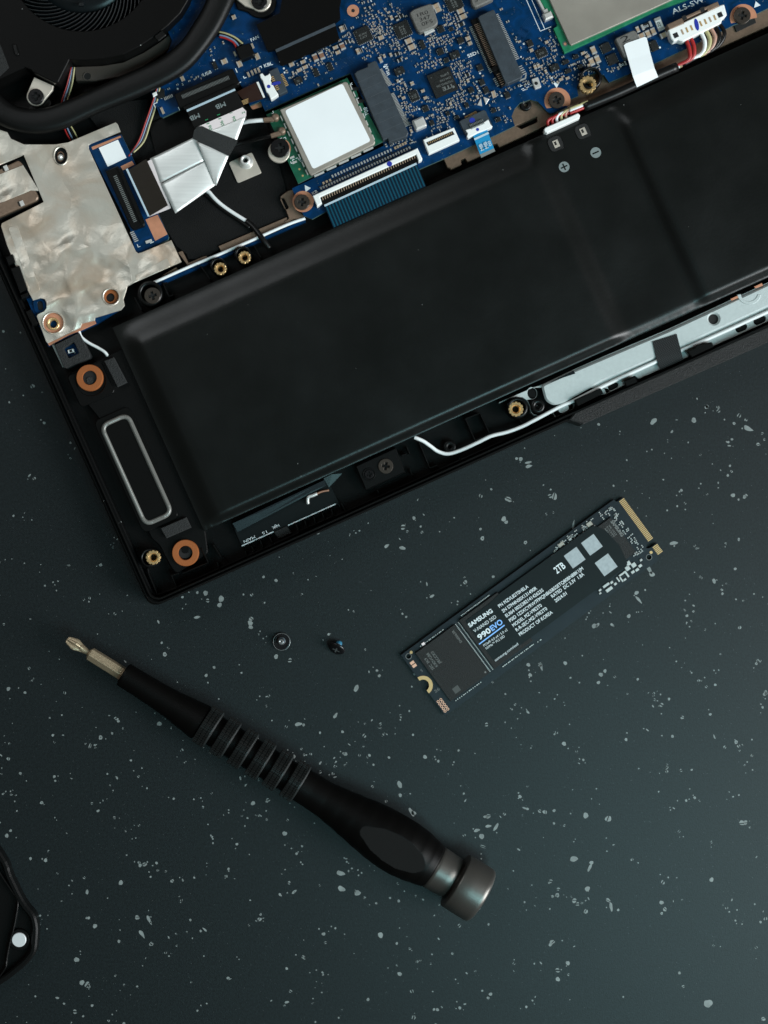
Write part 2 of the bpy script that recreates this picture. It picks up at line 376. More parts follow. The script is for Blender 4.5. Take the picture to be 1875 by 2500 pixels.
# ================================================================ TABLE
mb = MB(); mb.flat([(-900, -900), (2800, -900), (2800, 3400), (-900, 3400)], 0, M['table'])
table = mb.build('table_top', kind='structure', label='dark slate table top sprinkled with small grey specks')
sp = MB(); rnd = random.Random(21)
def blob(cx, cy, r, el=1.0, ang=0, tear=0.0, slit=False, ring=False):
    n = 9 if r < 4 else 16
    ph = [rnd.uniform(0, 6.28) for _ in range(3)]
    pts = []
    for i in range(n):
        a = 2*math.pi*i/n
        q = r*(1+.10*math.sin(2*a+ph[0])+.07*math.sin(3*a+ph[1])+.05*math.sin(5*a+ph[2]))
        x, y = q*math.cos(a)*el, q*math.sin(a)
        if tear: y *= max(0.06, 1-tear*(x/(r*el)+1)/2)
        pts.append((x, y))
    def put(pp): sp.flat(rot(pp, cx, cy, ang), 0.02, M['speck'])
    if slit and r > 2.2:
        g = r*0.10; k = rnd.uniform(-.25, .25)*r
        up = [(x, y) for x, y in pts if y > k+g]; dn = [(x, y) for x, y in pts if y < k-g]
        for h in (up, dn):
            if len(h) >= 3:
                mx_ = sum(p[0] for p in h)/len(h); my_ = sum(p[1] for p in h)/len(h)
                h.sort(key=lambda p: math.atan2(p[1]-my_, p[0]-mx_)); put(h)
    elif ring and r > 2.5:
        sp.flat(rot(pts, cx, cy, ang), 0.02, M['speck'], holes=[rot([(x*.28, y*.28) for x, y in pts], cx+r*.1, cy, ang)])
    else: put(pts)
big = [(365,2248,6,2.0,-62,.9),(347,2281,6,1.9,-60,.7),(200,2399,6,1,0,0),(213,2404,6,1.2,50,0),(217,2409,4,1,0,0),(295,2155,5.5,1,0,0),(187,2343,6,1,20,0),(183,2470,5,1,0,0),
 (1729,2450,10,1,0,0),(1485,1999,7,1.1,70,0),(1401.5,2097,8,1.2,20,.4),(1430,1991,6,1.2,60,0),(1440,2118,4,2.6,60,.3),(1444,2106,4,1.3,30,0),(1492,2214,4,2.8,-84,.2),(1485,2198,4,1.6,-30,0),(1434,2170,6,1,0,0),(1402,2199,5.5,1,0,0),(1410,2207,4.5,1,0,0),(1812,2009,6,1.2,0,0),(1820,2008,5,1,0,0),(1348,2300,5,1.3,40,0),(1344,2306,4,1.2,30,0),(1361,2369,5.5,1,0,0),
 (873,2180,7,1.2,10,.3),(832,2132,7,1.4,-15,.3),(834,2170,7,1.3,-15,.2),(976,1916,7,1.3,-60,.5),(1005,1983,5,2.2,-60,.2),(1010,1985,5,1.2,0,0),(1176,2042,6,1.2,-50,.2),(1211,2019,4,2.6,55,.2),(1192,1993,5,1.2,0,0),(1186,1994,3,2.2,5,0),(929,2283,6.5,1,0,0),(1165,2027,5.5,1.3,10,.6),(1180,2067,3,3,-18,0),(1193,2017,5,1.4,10,.6),
 (1353.7,1212,6,1.5,75,0),(1585,1390,5,2.4,-58,.1),(1592,1402,6,1.3,-30,.3),(1560,1465,4,3.2,-50,.7),(1452,1528,6,1.3,20,.4),(1459,1526,4,1.5,60,.3),(1495,1526,3,2.2,-40,.2),(1645,1326,5,1.9,5,.2),(1400,1280,4,2.8,80,.8),
 (540,1462,7,1,30,0),(536,1477,5.5,1,0,0),(613,1511,5,1.1,-40,0),(611,1521,6,1,0,0),(612,1531,5,1,0,0),(502,1448,5.5,1.1,0,0),(984,1287,6,1,0,0),(1241,1219,6,1.4,-25,0),(983,1338,5,1.7,-15,.5),(944,1333,4,1.6,30,.2),(1230,1267,6,1,0,0),(1236,1275,4,1.1,0,0),(1290,1129,3,3.2,12,.3),(1292,1138,6,1.5,10,.9),
 (1595.6,1028.6,6,1.5,45,0),(1694,1026,6,1,0,0),(1827,1046.6,7,1.7,-20,.5),(728.6,1768,5,1.7,5,.2),(819,1747,4,1.9,60,.2),(617.6,1961,5,1,0,0),(695,2035,5.5,1,0,0),(389,1767,5.5,1,0,0),(335,2240,5,1.2,0,0),(1171,1551,5,2,0,0),(1321,1627,4,2.6,-78,.4),(1319,1623,5,1,0,0),(1290,1623,4.5,1,0,0),(1380,1619,4.5,1,0,0),(870,1680,6,1.6,60,.4),(708,1612,5,1,0,0),(674,1603,5,1.1,60,0)]
for b in big: blob(b[0], b[1], b[2], b[3], b[4], b[5], slit=(b[5] == 0 and rnd.random() < .45))
def dens(x, y):
    d = 1.0
    if x < 330 and y < 1300: d = .7
    if 560 < x < 1250 and 1750 < y < 2150: d = 1.5
    if x > 1400 and y > 2250: d = .35
    if x > 1300 and 1400 < y < 1950: d = 1.15
    return d
n = 0
while n < 3000:
    cx, cy = rnd.uniform(-500, 2380), rnd.uniform(250, 3000)
    if rnd.random() > dens(cx, cy)/1.5: continue
    k = rnd.choice((1, 1, 1, 2, 2, 3, 5))
    for i in range(k):
        x, y = cx+rnd.gauss(0, 16)*(i > 0), cy+rnd.gauss(0, 16)*(i > 0)
        t = rnd.random()
        r = 0.9+1.1*rnd.random() if t < .50 else (2.0+1.6*rnd.random() if t < .88 else 3.4+1.8*rnd.random())
        e = 1.0 if rnd.random() < .85 else rnd.uniform(1.3, 2.6)
        blob(x, y, r/math.sqrt(e), e, rnd.uniform(0, 180), rnd.choice((0, 0, 0, .5, .8)) if e > 1 else 0, slit=rnd.random() < .45, ring=rnd.random() < .2)
        n += 1
for _ in range(5000):
    x, y = rnd.uniform(-300, 2180), rnd.uniform(400, 2800); r = rnd.uniform(.45, .95)
    sp.flat([(x+r*math.cos(a), y+r*math.sin(a)*.8) for a in (0.2, 1.3, 2.6, 3.7, 5.0)], 0.02, M['speckdim'])
sp.build('paint_speck', table, kind='stuff')
# ================================================================ LAPTOP CHASSIS
ZT = 4.0          # inner floor
ch = thing('laptop_chassis', 'open black laptop base lying upside down with its bottom cover off', 'laptop', 900, 700, 0.6)
BLc = (366, 1486.5); UX = (CU, -SU); VX = (SU, CU)      # front left corner, direction along the front edge and away from the screen hinge
def F(u, v, o=BLc): return (o[0]+u*UX[0]+v*VX[0], o[1]+u*UX[1]+v*VX[1])
mb = MB()
mb.prism(fillet([F(0, 0), F(1950, 0), F(1950, -1500), F(0, -1500)], 34, 5), 0.6, ZT, M['plastic'], 0.5)
mb.build('floor_pan', ch)
def frame_path(off, u1=1950, v1=-1500, rc=30):
    pts = [F(u1, -off), F(off+rc, -off)]
    a = [F(off+rc*(1-math.sin(R(q))), -off-rc*(1-math.cos(R(q)))) for q in (20, 45, 70)]
    return pts+a+[F(off, -off-rc), F(off, v1)]
def strip(o0, o1, z0, z1, m_, chf, name):
    a = frame_path(o0, rc=max(8, 30-o0*.4)); b = frame_path(o1, rc=max(8, 30-o1*.4))
    q = MB(); q.prism(a+b[::-1], z0, z1, M[m_], chf); return q.build(name, ch)
strip(0, 9, 1.0, 10.2, 'plastic_satin', 0.5, 'outer_lip')
strip(10.2, 15, 2.0, 10.8, 'plastic_satin', 0.2, 'inner_lip')
strip(17, 23, 2.0, 7.4, 'plastic', 0.3, 'ledge')
# textured rubber foot along the front edge
q = MB(); fo = [(1389, 1024), (1424, 1036), (1475, 1013), (1875, 836), (2150, 714), (2150, 674), (1875, 797), (1475, 975), (1404, 1007)]
q.prism(fo, 1.2, 10.9, M['rubber'], 0.35); q.build('rubber_foot', ch)
def gear(x, y, r, n=12):
    out = []
    for i in range(n):
        for a, k in ((-.5, .88), (-.28, 1), (.28, 1), (.5, .88)): out.append((x+r*k*math.cos(2*math.pi*(i+a*.9)/n), y+r*k*math.sin(2*math.pi*(i+a*.9)/n)))
    return out
def insert(x, y, rb, rg, z, parent=ch, hx=0, hy=0):
    b = MB(); b.lathe(x, y, [(rb/PXMM, ZT), (rb/PXMM, z-.5), (rb/PXMM-.35, z-.1), (rg/PXMM*.97, z-.1), (rg/PXMM*.97, z-1.5)], M['plastic_satin'], 28); o = b.build('screw_boss', parent)
    k = MB(); rh = rg*.44
    k.prism(gear(x, y, rg), z-1.6, z, M['brass'], 0.12, holes=[circ(x, y, rh*1.35, 20)])
    k.lathe(x, y, [(rh*1.35/PXMM, z-.02), (rh/PXMM, z-.45), (rh*.97/PXMM, z-3.2)], M['brass'], 20)
    k.flat(circ(x, y, rh*1.1, 16), z-3.0, M['hole']); k.build('threaded_insert', o)
insert(1259.5, 998.8, 25, 18.5, 10.0); insert(373.5, 1361, 23, 18, 10.2); insert(537.5, 655.6, 20, 15.5, 8.6); insert(596.6, 627.8, 20, 15.5, 8.6); insert(1435, 206, 27, 21.5, 10.5)
def cross(x, y, a, b, ang):
    return rot([(-b, -a), (b, -a), (b, -b), (a, -b), (a, b), (b, b), (b, a), (-b, a), (-b, b), (-a, b), (-a, -b), (-b, -b)], x, y, ang)
def screw(x, y, r, z, parent, m_='screw', ang=20, name='screw', hgt=0.9):
    k = MB()
    k.prism(circ(x, y, r, 30), z-hgt, z, M[m_], 0.16, holes=[cross(x, y, r*.50, r*.15, ang)])
    k.flat(circ(x, y, r*.55, 16), z-.55, M['hole']); return k.build(name, parent)
def washer(x, y, r, z, parent, m_='copper', name='copper_ring', x2=None, rin=None):
    k = MB(); k.prism(circ(x, y, r, 36), z-.06, z, M[m_], holes=[circ(x, y, rin or r*.45, 24)]); return k.build(name, parent)
b = MB(); b.lathe(371.6, 721.4, [(30/PXMM, ZT), (30/PXMM, 8.2), (27/PXMM, 8.4), (21.5/PXMM, 8.4), (21/PXMM, 7.6)], M['plastic_satin'], 30); bo = b.build('screw_boss', ch)
screw(371.6, 721.4, 20, 8.6, ch, 'screw', 15)
# hinge block on the front tray with two screws, ribs, posts and clips of the tray
q = MB(); q.prism([(868, 1138), (966, 1093), (989, 1153), (893, 1197)], ZT, 8.0, M['plastic'], .25); q.build('screw_block', ch)
screw(941.5, 1138, 18.5, 8.4, ch, 'screw', -10); screw(901, 1158, 11.5, 8.25, ch, 'screwk', 10)
q = MB(); q.prism(circ(901, 1158, 16, 24), 7.8, 8.2, M['plastic_satin'], .08, holes=[circ(901, 1158, 13, 24)]); q.build('screw_collar', ch)
ribs = [((1136,1022),(1160,1075)),((1172,1008),(1195,1058)),((1136,1022),(1172,1008)),((1160,1075),(1195,1058)),((1023,1080),(1049,1143)),((1049,1143),(1068,1136)),((965,1095),(989,1155)),((992,1090),(1000,1108)),((980,1112),(992,1108)),((1000,1145),(1006,1160)),
 ((598,1345),(605,1362)),((613,1333),(621,1347)),((634,1318),(642,1337)),((656,1309),(665,1326)),((722,1280),(729,1297)),((743,1270),(749,1288)),((765,1261),(771,1279)),((786,1252),(793,1270)),((808,1243),(814,1260)),((604,1358),(700,1315)),((728,1298),(818,1258)),((832,1228),(846,1252)),
 ((362,1400),(384,1452)),((384,1452),(432,1436)),((362,1400),(360,1388)),((418,1405),(432,1437)),((418,1405),(436,1400)),((445,1400),(508,1374)),((492,1338),(508,1374)),((530,1372),(537,1398)),((520,1330),(540,1362)),
 ((916,1217),(962,1196)),((916,1217),(912,1228)),((962,1196),(966,1212)),((920,1195),(925,1205)),((1270,1025),(1276,1036)),((1122,1118),(1127,1128)),
 ((398,693),(412,723)),((328,725),(345,757)),((490,650),(512,681)),((620,600),(636,628)),((398,693),(408,690)),((412,723),(422,720))]
rm = MB()
for (a, b_) in ribs:
    dx, dy = b_[0]-a[0], b_[1]-a[1]; L_ = math.hypot(dx, dy)
    q = MB(); q.box((a[0]+b_[0])/2, (a[1]+b_[1])/2, L_, 3.2, -math.degrees(math.atan2(dy, dx)), ZT, 7.8, M['plastic_satin'], 0.12); q.build('rib', ch)
q = MB(); q.lathe(1097, 1092, [(16/PXMM, ZT), (16/PXMM, 6.6), (13/PXMM, 6.9), (5/PXMM, 6.9), (4/PXMM, 6)], M['plastic'], 24); q.build('post', ch)
# clips that hold the bracket down
for pts in ([(1402, 976), (1466, 947), (1474, 960), (1410, 992)], [(1523, 931), (1551, 919), (1557, 933), (1529, 944)], [(1677, 858), (1696, 850), (1700, 843), (1737, 835), (1744, 846), (1689, 872)]):
    q = MB(); q.prism(pts, ZT, 10.6, M['plastic_satin'], .25); q.build('clip', ch)
# left wall details: clip hooks beside the plate
for pts in ([(12, 628), (30, 620), (36, 640), (20, 648)], [(24, 655), (46, 648), (66, 705), (48, 716)], [(48, 720), (66, 713), (69, 722), (52, 731)], [(60, 760), (74, 755), (92, 790), (78, 796)]):
    q = MB(); q.prism(pts, ZT, 9.2, M['plastic_satin'], .25); q.build('hook', ch)
# ---------------------------------------------------------------- bronze support frame under the board
q = MB()
fr = [(1082, 386), (1092, 408), (1099, 411), (1101, 414), (1127, 402), (1125, 390), (1135, 386), (1142, 395), (1207, 365), (1203, 352), (1213, 350), (1219, 359), (1335, 306), (1365, 270), (1400, 256), (1441, 258), (1500, 232), (1554, 207), (1625, 176), (1622, 168), (1634, 162), (1640, 168), (1680, 150), (1875, 63), (2100, -38), (2100, -150), (1100, -150), (1000, 330)]
q.prism(fr, ZT+.1, 6.4, M['bronze'], .15, holes=[[(1259, 307), (1311, 285), (1313, 296), (1308, 300), (1273, 315)]])
frame_o = q.build('support_frame', None, 'thin bronze metal frame edging the blue board along the battery', 'frame')
for (x, y, r) in ((1283, 258, 14),):
    k = MB(); k.lathe(x, y, [(r/PXMM, 6.4), (r/PXMM, 7.2), (r*.75/PXMM, 7.4), (r*.35/PXMM, 7.2), (r*.3/PXMM, 6.5)], M['wblk'], 22); k.build('rubber_post', frame_o)
k = MB(); k.prism([(1792, 62), (1842, 40), (1846, 55), (1798, 78)], 6.3, 6.9, M['hole'], .1); k.build('slot_hole', frame_o)
# ================================================================ BLACK FOAM SHEET and bronze strip beside the ribbon cable
q = MB(); q.prism([(200, 260), (370, 240), (500, 265), (640, 255), (700, 470), (712, 520), (700, 545), (545, 602), (497, 634), (460, 632), (455, 620), (430, 600), (330, 440)], ZT, 4.9, M['matte'], .1)
q.build('foam_sheet', None, 'flat grainy black foam sheet beneath the folded silver ribbon cable', 'foam')
q = MB()
q.prism([(533, 601), (700, 530), (704, 546), (542, 617)], ZT, 5.6, M['bronze'], .1)
q.prism(fillet([(434, 616), (445, 612), (460, 642), (494, 627), (505, 624), (506, 636), (458, 648), (452, 640)], 2, 2), ZT, 5.7, M['bronze'], .1)
q.prism(fillet([(684, 480), (703, 466), (716, 463), (722, 512), (745, 528), (742, 536), (716, 535), (700, 547), (694, 541), (706, 534)], 3, 2), ZT, 6.0, M['bronze'], .1, holes=[stad(695, 497, 30, 9, 118)])
q.prism([(394, 676), (416, 667), (418, 672), (396, 681)], ZT, 6, M['sheet'], .1)
q.prism(fillet([(388, 680), (402, 668), (430, 652), (433, 658), (408, 674)], 2, 2), ZT, 5.8, M['bronze'], .1)
q.build('bracket_strip', None, 'bronze metal strip lying between the black foam sheet and the battery', 'metal strip')
k = MB(); k.tube([(375, 690, 6.5), (460, 652, 6.4), (540, 619, 6.4), (623, 583, 6.4), (700, 549, 6.4), (745, 533, 6.0)], 0.46, M['wirewhite'], 8, 4)
k.build('antenna_wire', None, 'straight white antenna wire running along the upper left edge of the battery', 'wire')
k = MB(); k.prism([(375, 693), (745, 536), (746, 541), (379, 700)], ZT, 5.8, M['pcb'], 0); k.build('flex_strip', None, 'narrow blue flexible strip just below the straight white antenna wire', 'flex strip')
# ================================================================ BATTERY
bat = thing('battery_pack', 'large flat black laptop battery with two cells and a marked middle strip', 'battery', 1000, 700, ZT)
TL = (275, 800); BW = 544
def B(u, v): return (TL[0]+u*UX[0]+v*VX[0], TL[1]+u*UX[1]+v*VX[1])
def ss(a, b, x):
    t = max(0, min(1, (x-a)/(b-a))); return t*t*(3-2*t)
rb = random.Random(5)
def bz(u, v):
    e = 46
    in_s = ss(1090, 1140, u)*(1-ss(1320, 1370, u))
    edge = ss(0, 58, u)*((1-in_s)*ss(0, 70, v)+in_s*ss(0, 14, v))*ss(0, 24, BW-v)
    z = 9.0+2.3*edge
    s_ = ss(1098, 1150, u)*(1-ss(1318, 1362, u))            # middle strip sits lower, its right step is the steeper one
    z -= 2.0*s_*edge*(1-.30*ss(430, 540, v))
    z += .06*s_*math.sin(u*.045+v*.012)*ss(40, 300, v)*edge
    z += .10*math.sin(u*.004+1)*math.sin(v*.008)*edge
    z += .30*math.exp(-((u-1290)/45)**2-((v-455)/60)**2)    # bulge where the wrap spans the gap
    if BW-v < 9: z += .07*math.sin(u*.42)
    return z
us = sorted(set([0, 1.5, 4, 8, 12, 17, 22, 28, 34, 42, 48]+list(range(55, 1080, 26))+list(range(1080, 1390, 9))+list(range(1395, 2000, 26))))
vsl = sorted(set([470, 478, 486, 0, 1.5, 5, 10, 16, 22, 28, 34, 40, 46, 52, 58, 64, 72]+list(range(85, 490, 18))+[495, 504, 510, 516, 522, 527, 532, 536, 539, 541, 542.5, BW]))
q = MB(); vv = []; ff = []
for u in us:
    for v in vsl: vv.append(W(*B(u, v), bz(u, v)))
nv = len(vsl)
for i in range(len(us)-1):
    for j in range(nv-1): ff.append([i*nv+j, (i+1)*nv+j, (i+1)*nv+j+1, i*nv+j+1])
q.add(vv, ff, M['battery'], True)
# skirt
bd = [B(0, 0), B(1990, 0), B(1990, BW), B(0, BW)]
for a, b_ in zip(bd, bd[1:]+bd[:1]):
    q.add([W(*a, 9.0), W(*b_, 9.0), W(*b_, 9.0)*1-Vector((0, 0, 4.5)), W(*a, 9.0)-Vector((0, 0, 4.5))], [[0, 1, 2, 3]], M['battery'])
cells = q.build('wrap', bat)
def on_bat(x, y):
    dx, dy = x-TL[0], y-TL[1]; return bz(dx*UX[0]+dy*UX[1], dx*VX[0]+dy*VX[1])
for (x, y) in ((1356.7, 350.8), (1423, 320.7)):
    z = on_bat(x, y)
    k = MB(); k.prism(rrect(x, y, 37, 37, 13), z-1.2, z+.14, M['plastic_satin'], .06, holes=[rrect(x, y, 34, 34, 12)]); wo = k.build('window', bat)
    k = MB(); k.flat(rrect(x, y, 35, 35, 12), z+.10, M['hole']); k.build('recess', wo)
    k = MB(); k.prism(rect(x+1, y, 14, 18, TH), z+.02, z+.24, M['sheet'], .05, holes=[rect(x-1, y-1, 5, 9)]); k.build('metal_tab', wo)
for (x, y, plus) in ((1454.4, 372.5, 0), (1377.3, 407.4, 1)):
    z = on_bat(x, y)+.10; k = MB(); k.flat(circ(x, y, 13, 32), z, M['markgrey'])
    k.flat(rect(x, y, 17, 3.2, TH), z+.03, M['battery'])
    if plus: k.flat(rect(x, y, 3.2, 17, TH), z+.04, M['battery'])
    k.build('plus_mark' if plus else 'minus_mark', bat)
k = MB(); k.prism([(1328, 316), (1332, 311), (1411, 276), (1416, 281), (1415, 288), (1336, 324), (1330, 322)], 8.5, 11.4, M['white'], .2); k.build('cable_plug', bat)
wires = [('wred', 0), ('wred', 1), ('wirewhite', 2), ('wyel', 3), ('wpink', 4), ('wblk', 5), ('wblk', 6)]
for m_, i in wires:
    t = i/6; x0, y0 = 1340+t*66, 309-t*29
    k = MB(); k.tube([(x0, y0, 10.0), (x0-3, y0-12, 10.4), (x0+10, y0-22-4*t, 10.5), (1402+14*t, 272-16*t, 10.2), (1432, 258-3*t, 9.8)], 0.46, M[m_], 7, 5); k.build('wire', bat)
for m_, dy in (('wyel', -3), ('wirewhite', 1.5), ('wred', 7)):
    k = MB(); k.tube([(1390, 270+dy, 10.6), (1412, 261+dy, 10.6), (1435, 252+dy, 10.2)], 0.5, M[m_], 7, 4); k.build('wire', bat)
k = MB(); k.tube([(1424, 262, 9.8), (1500, 231, 9.8), (1570, 199, 9.8), (1653, 163, 9.8)], 1.35, M['wblk'], 12, 5); k.build('cable_sleeve', bat)
# plug on the motherboard end with its wires
pw = [('wred', 1675, 103), ('wred', 1686, 98), ('wirewhite', 1712, 86), ('wyel', 1724, 81), ('wpink', 1736, 76), ('wblk', 1747, 72), ('wblk', 1758, 66)]
for i, (m_, x, y) in enumerate(pw):
    t = i/6; k = MB()
    k.tube([(x, y-6, 10.2), (x+8+3*t, y+18, 10.2), (x+7-14*t, y+42+6*t, 9.9), (x-22-18*t, y+58+6*t, 9.6), (1648+20*t, 166-8*t, 9.5)], 0.6, M[m_], 8, 6); k.build('wire', bat)
plug = MB()
plug.prism(fillet([(1631, 72), (1760, 12), (1768, 10), (1775, 37), (1763, 46), (1761, 56), (1668, 101), (1660, 99), (1655, 97), (1645, 101), (1638, 94)], 2.5, 2), 8.6, 11.6, M['white'], .25)
po = plug.build('plug_housing', bat)
for x, y in ((1650, 86), (1758, 36)):
    k = MB(); k.box(x, y, 12, 12, TH, 11.5, 11.64, M['hole']); k.build('plug_window', po)
for i in range(8):
    x, y = 1666+i*11.3, 78-i*5.05
    k = MB(); k.box(x, y, 4.5, 13, TH, 11.5, 11.66, M['goldc'] if i % 3 else M['tan'], 0); k.build('terminal', po)
k = MB(); k.prism(oval(1701, 60, 5, 15, 12), 11.5, 11.68, M['bluedot']); k.build('blue_mark', po)
k = MB(); k.prism([(1628, 60), (1752, 3), (1757, 14), (1728, 28), (1726, 22), (1668, 49), (1671, 56), (1634, 72)], 8.6, 12.2, M['bronze'], .15); k.build('shield_clip', po)
for x, y in ((1671, 43), (1715, 23)):
    k = MB(); k.box(x, y, 10, 11, TH, 12.1, 12.28, M['hole']); k.build('clip_window', po)
# white adhesive label holding the sleeve
q = MB(); q.sheet([(1523, 111, 11.2), (1528, 106, 11.2), (1574, 90, 11.2), (1579, 92, 11.2), (1588, 130, 11.3), (1534, 147, 11.3)], M['paper'], .1)
q.sheet([(1534, 147, 11.3), (1588, 130, 11.3), (1598, 166, 11.6), (1545, 186, 11.6)], M['paper'], .1)
q.sheet([(1545, 186, 11.6), (1598, 166, 11.6), (1607, 188, 11.2), (1555, 213, 11.2)], M['paper'], .1)
q.build('adhesive_label', None, 'blank white adhesive strip holding the black battery cable down', 'adhesive strip')
# ================================================================ MOTHERBOARD
ZB = 8.4
mo = thing('motherboard', 'blue laptop circuit board crowded with chips, sockets and tiny parts', 'circuit board', 1100, 180, 7.2)
bdp = [(330, -120), (2100, -120), (2100, -75), (1875, 20), (1846, 34), (1838, 44), (1793, 60), (1764, 75), (1680, 116), (1600, 154), (1487, 201), (1475, 184), (1457, 177), (1425, 186), (1408, 212), (1412, 234), (1390, 243), (1385, 262), (1345, 278), (1335, 272), (1325, 260), (1313, 248), (1294, 243), (1270, 251), (1257, 265), (1249, 284), (1257, 307), (1210, 330), (1145, 359), (1082, 388), (1031, 410), (793, 518), (762, 535), (742, 527), (730, 505), (713, 460), (937, 356), (934, 344), (855, 178), (647, 271), (636, 247), (610, 258), (587, 205), (445, 265), (397, 287), (391, 284), (368, 226), (420, 100)]
q = MB(); q.prism(bdp, 7.3, ZB, M['pcb_edge'], 0, top=M['pcb']); q.build('board', mo)
def inside(x, y, poly):
    c = False; j = len(poly)-1
    for i in range(len(poly)):
        if (poly[i][1] > y) != (poly[j][1] > y) and x < (poly[j][0]-poly[i][0])*(y-poly[i][1])/(poly[j][1]-poly[i][1])+poly[i][0]: c = not c
        j = i
    return c
OCC = []       # occupied discs / rects: (x,y,hw,hh)
def occ(x, y, r, r2=None): OCC.append((x, y, r, r2 or r))
def free(x, y, r=3):
    for (a, b, w_, h_) in OCC:
        dx, dy = x-a, y-b; u = abs(dx*UX[0]+dy*UX[1]); v = abs(dx*VX[0]+dy*VX[1])
        if u < w_+r and v < h_+r: return False
    return inside(x, y, bdp)
# shared small-part meshes (mm, centred on the origin)
CACHE = {}
def cap_mesh(L, Wd, H, body):
    k = ('cap', L, Wd, H, body)
    if k not in CACHE:
        b = MB(); l, w_ = L/PXMM, Wd/PXMM; e = l*.22
        def bx(x0, x1, yy, z1, m_): b.prism([(x0, -yy), (x1, -yy), (x1, yy), (x0, yy)], 0, z1, m_, min(.05, w_*.1), px=False)
        bx(-l/2+e*.9, l/2-e*.9, w_*.46, H*.96, M[body]); bx(-l/2, -l/2+e, w_/2, H, M['solder']); bx(l/2-e, l/2, w_/2, H, M['solder'])
        CACHE[k] = b.mesh('capacitor', Vector((0, 0, 0)))
    return CACHE[k]
def cap(x, y, L, Wd, ang=TH, body='tan', H=.75, name='capacitor'):
    occ(x, y, max(L, Wd)/2); return inst(name, cap_mesh(L, Wd, H, body), x, y, ZB, ang, mo)
def chip_mesh(w_, h_, nx, ny, H, dot=True):
    k = ('chip', w_, h_, nx, ny, H)
    if k not in CACHE:
        b = MB(); a, c = w_/PXMM/2, h_/PXMM/2
        b.prism([(-a, -c), (a, -c), (a, c), (-a, c)], .04, H, M['chip'], .06, px=False)
        pl = .28 if H > .9 else .20
        for n_, L, o, ax in ((nx, a, c, 0), (ny, c, a, 1)):
            for i in range(n_):
                t = -L+2*L*(i+.5)/n_; hw = min(.16, L/n_*.5)
                for sg in (-1, 1):
                    p = [(t-hw, sg*(o-.02)), (t+hw, sg*(o-.02)), (t+hw, sg*(o+pl)), (t-hw, sg*(o+pl))]
                    if ax: p = [(yy, xx) for xx, yy in p]
                    b.prism(p, 0, .16, M['solder'], px=False)
        if dot: b.flat([(-a*.7+.11*math.cos(2*math.pi*i/8), c*.7+.11*math.sin(2*math.pi*i/8)) for i in range(8)], H+.005, M['silkdim'], px=False)
        CACHE[k] = b.mesh('chip', Vector((0, 0, 0)))
    return CACHE[k]
def chip(x, y, w_, h_, nx=0, ny=0, ang=TH, H=.8, marks=(), name='chip', mang=None):
    occ(x, y, w_/2+4, h_/2+4); o = inst(name, chip_mesh(w_, h_, nx, ny, H), x, y, ZB, ang, mo)
    if marks:
        t = MB(); ma = ang if mang is None else mang; n = len(marks); hh = 5.0
        for i, s_ in enumerate(marks):
            off = (i-(n-1)/2)*hh*1.5+hh/2; wd = min(w_, h_)*.62*min(1, len(s_)/5+.25)
            c, s2 = math.cos(R(ma)), math.sin(R(ma))
            t.text(s_, x-wd/2*c+off*s2, y+wd/2*s2+off*c, ma, hh, ZB+H+.012, M['silkdim'], wd)
        t.build('marking', mo)
    return o
silk = MB()
# --- sockets
def pins(x0, y0, x1, y1, n, L, Wd, z0, z1, m_, ang, b):
    for i in range(n):
        t = i/(n-1) if n > 1 else 0
        b.prism(rect(x0+(x1-x0)*t, y0+(y1-y0)*t, L, Wd, ang), z0, z1, M[m_])
def pinrow(segs, parent, L, Wd, m_, ang=TH, z0=ZB+.01, z1=ZB+.35, name='pin_row'):
    b = MB()
    for (x0, y0, x1, y1, n) in segs: pins(x0, y0, x1, y1, n, L, Wd, z0, z1, m_, ang, b)
    return b.build(name, parent, kind='stuff')
q = MB(); q.prism([(865, 180), (872, 173), (897, 163), (897, 156), (914, 148), (919, 150), (997, 324), (993, 333), (950, 347), (946, 338), (935, 342)], ZB, 11.3, M['slot'], .2)
wsl = q.build('card_socket', mo); occ(930, 247, 36, 100); wsl['label'] = 'long slate socket holding the edge of the wireless card'
for i in range(7):
    t = (i+.5)/7; k = MB(); k.prism(rect(892+t*74, 181+t*138, 50, .8), 11.2, 11.32, M['slotline']); k.build('score_line', wsl)
pinrow([(928, 170, 952, 207, 14), (957, 229, 995, 306, 26)], mo, 11, 1.8, 'solder')
q = MB(); q.prism([(1167, 43), (1171, 38), (1203, 23), (1207, 25), (1276, 184), (1272, 190), (1240, 204), (1234, 204)], ZB, 11.2, M['slot'], .2)
ssl = q.build('drive_socket', mo); occ(1212, 115, 45, 100); ssl['label'] = 'empty slate drive socket with one open row of copper contacts'
q = MB(); q.prism([(1149, 49), (1166, 42), (1213, 155), (1196, 162)], ZB, 10.1, M['plastic'], .1); q.prism([(1203, 172), (1216, 165), (1235, 205), (1224, 213)], ZB, 10.1, M['plastic'], .1); q.prism([(1200, 164), (1222, 156), (1226, 166), (1205, 174)], ZB, 10.6, M['plastic'], .1); q.build('socket_mouth', ssl)
pinrow([(1164, 59, 1211, 165, 27), (1218, 180, 1229, 204, 6)], ssl, 13, 1.3, 'bronze', z0=10.1, z1=10.28, name='contact_row')
pinrow([(1149, 66, 1199, 176, 28), (1207, 192, 1216, 209, 5)], mo, 7, 2.0, 'solder')
pinrow([(1212, 36, 1263, 143, 28), (1270, 162, 1281, 180, 5)], mo, 10, 1.8, 'solder')
silk.flat([(1268, 195), (1281, 190), (1283, 181), (1286, 182), (1284, 193), (1269, 199)], ZB+.03, M['solder'])
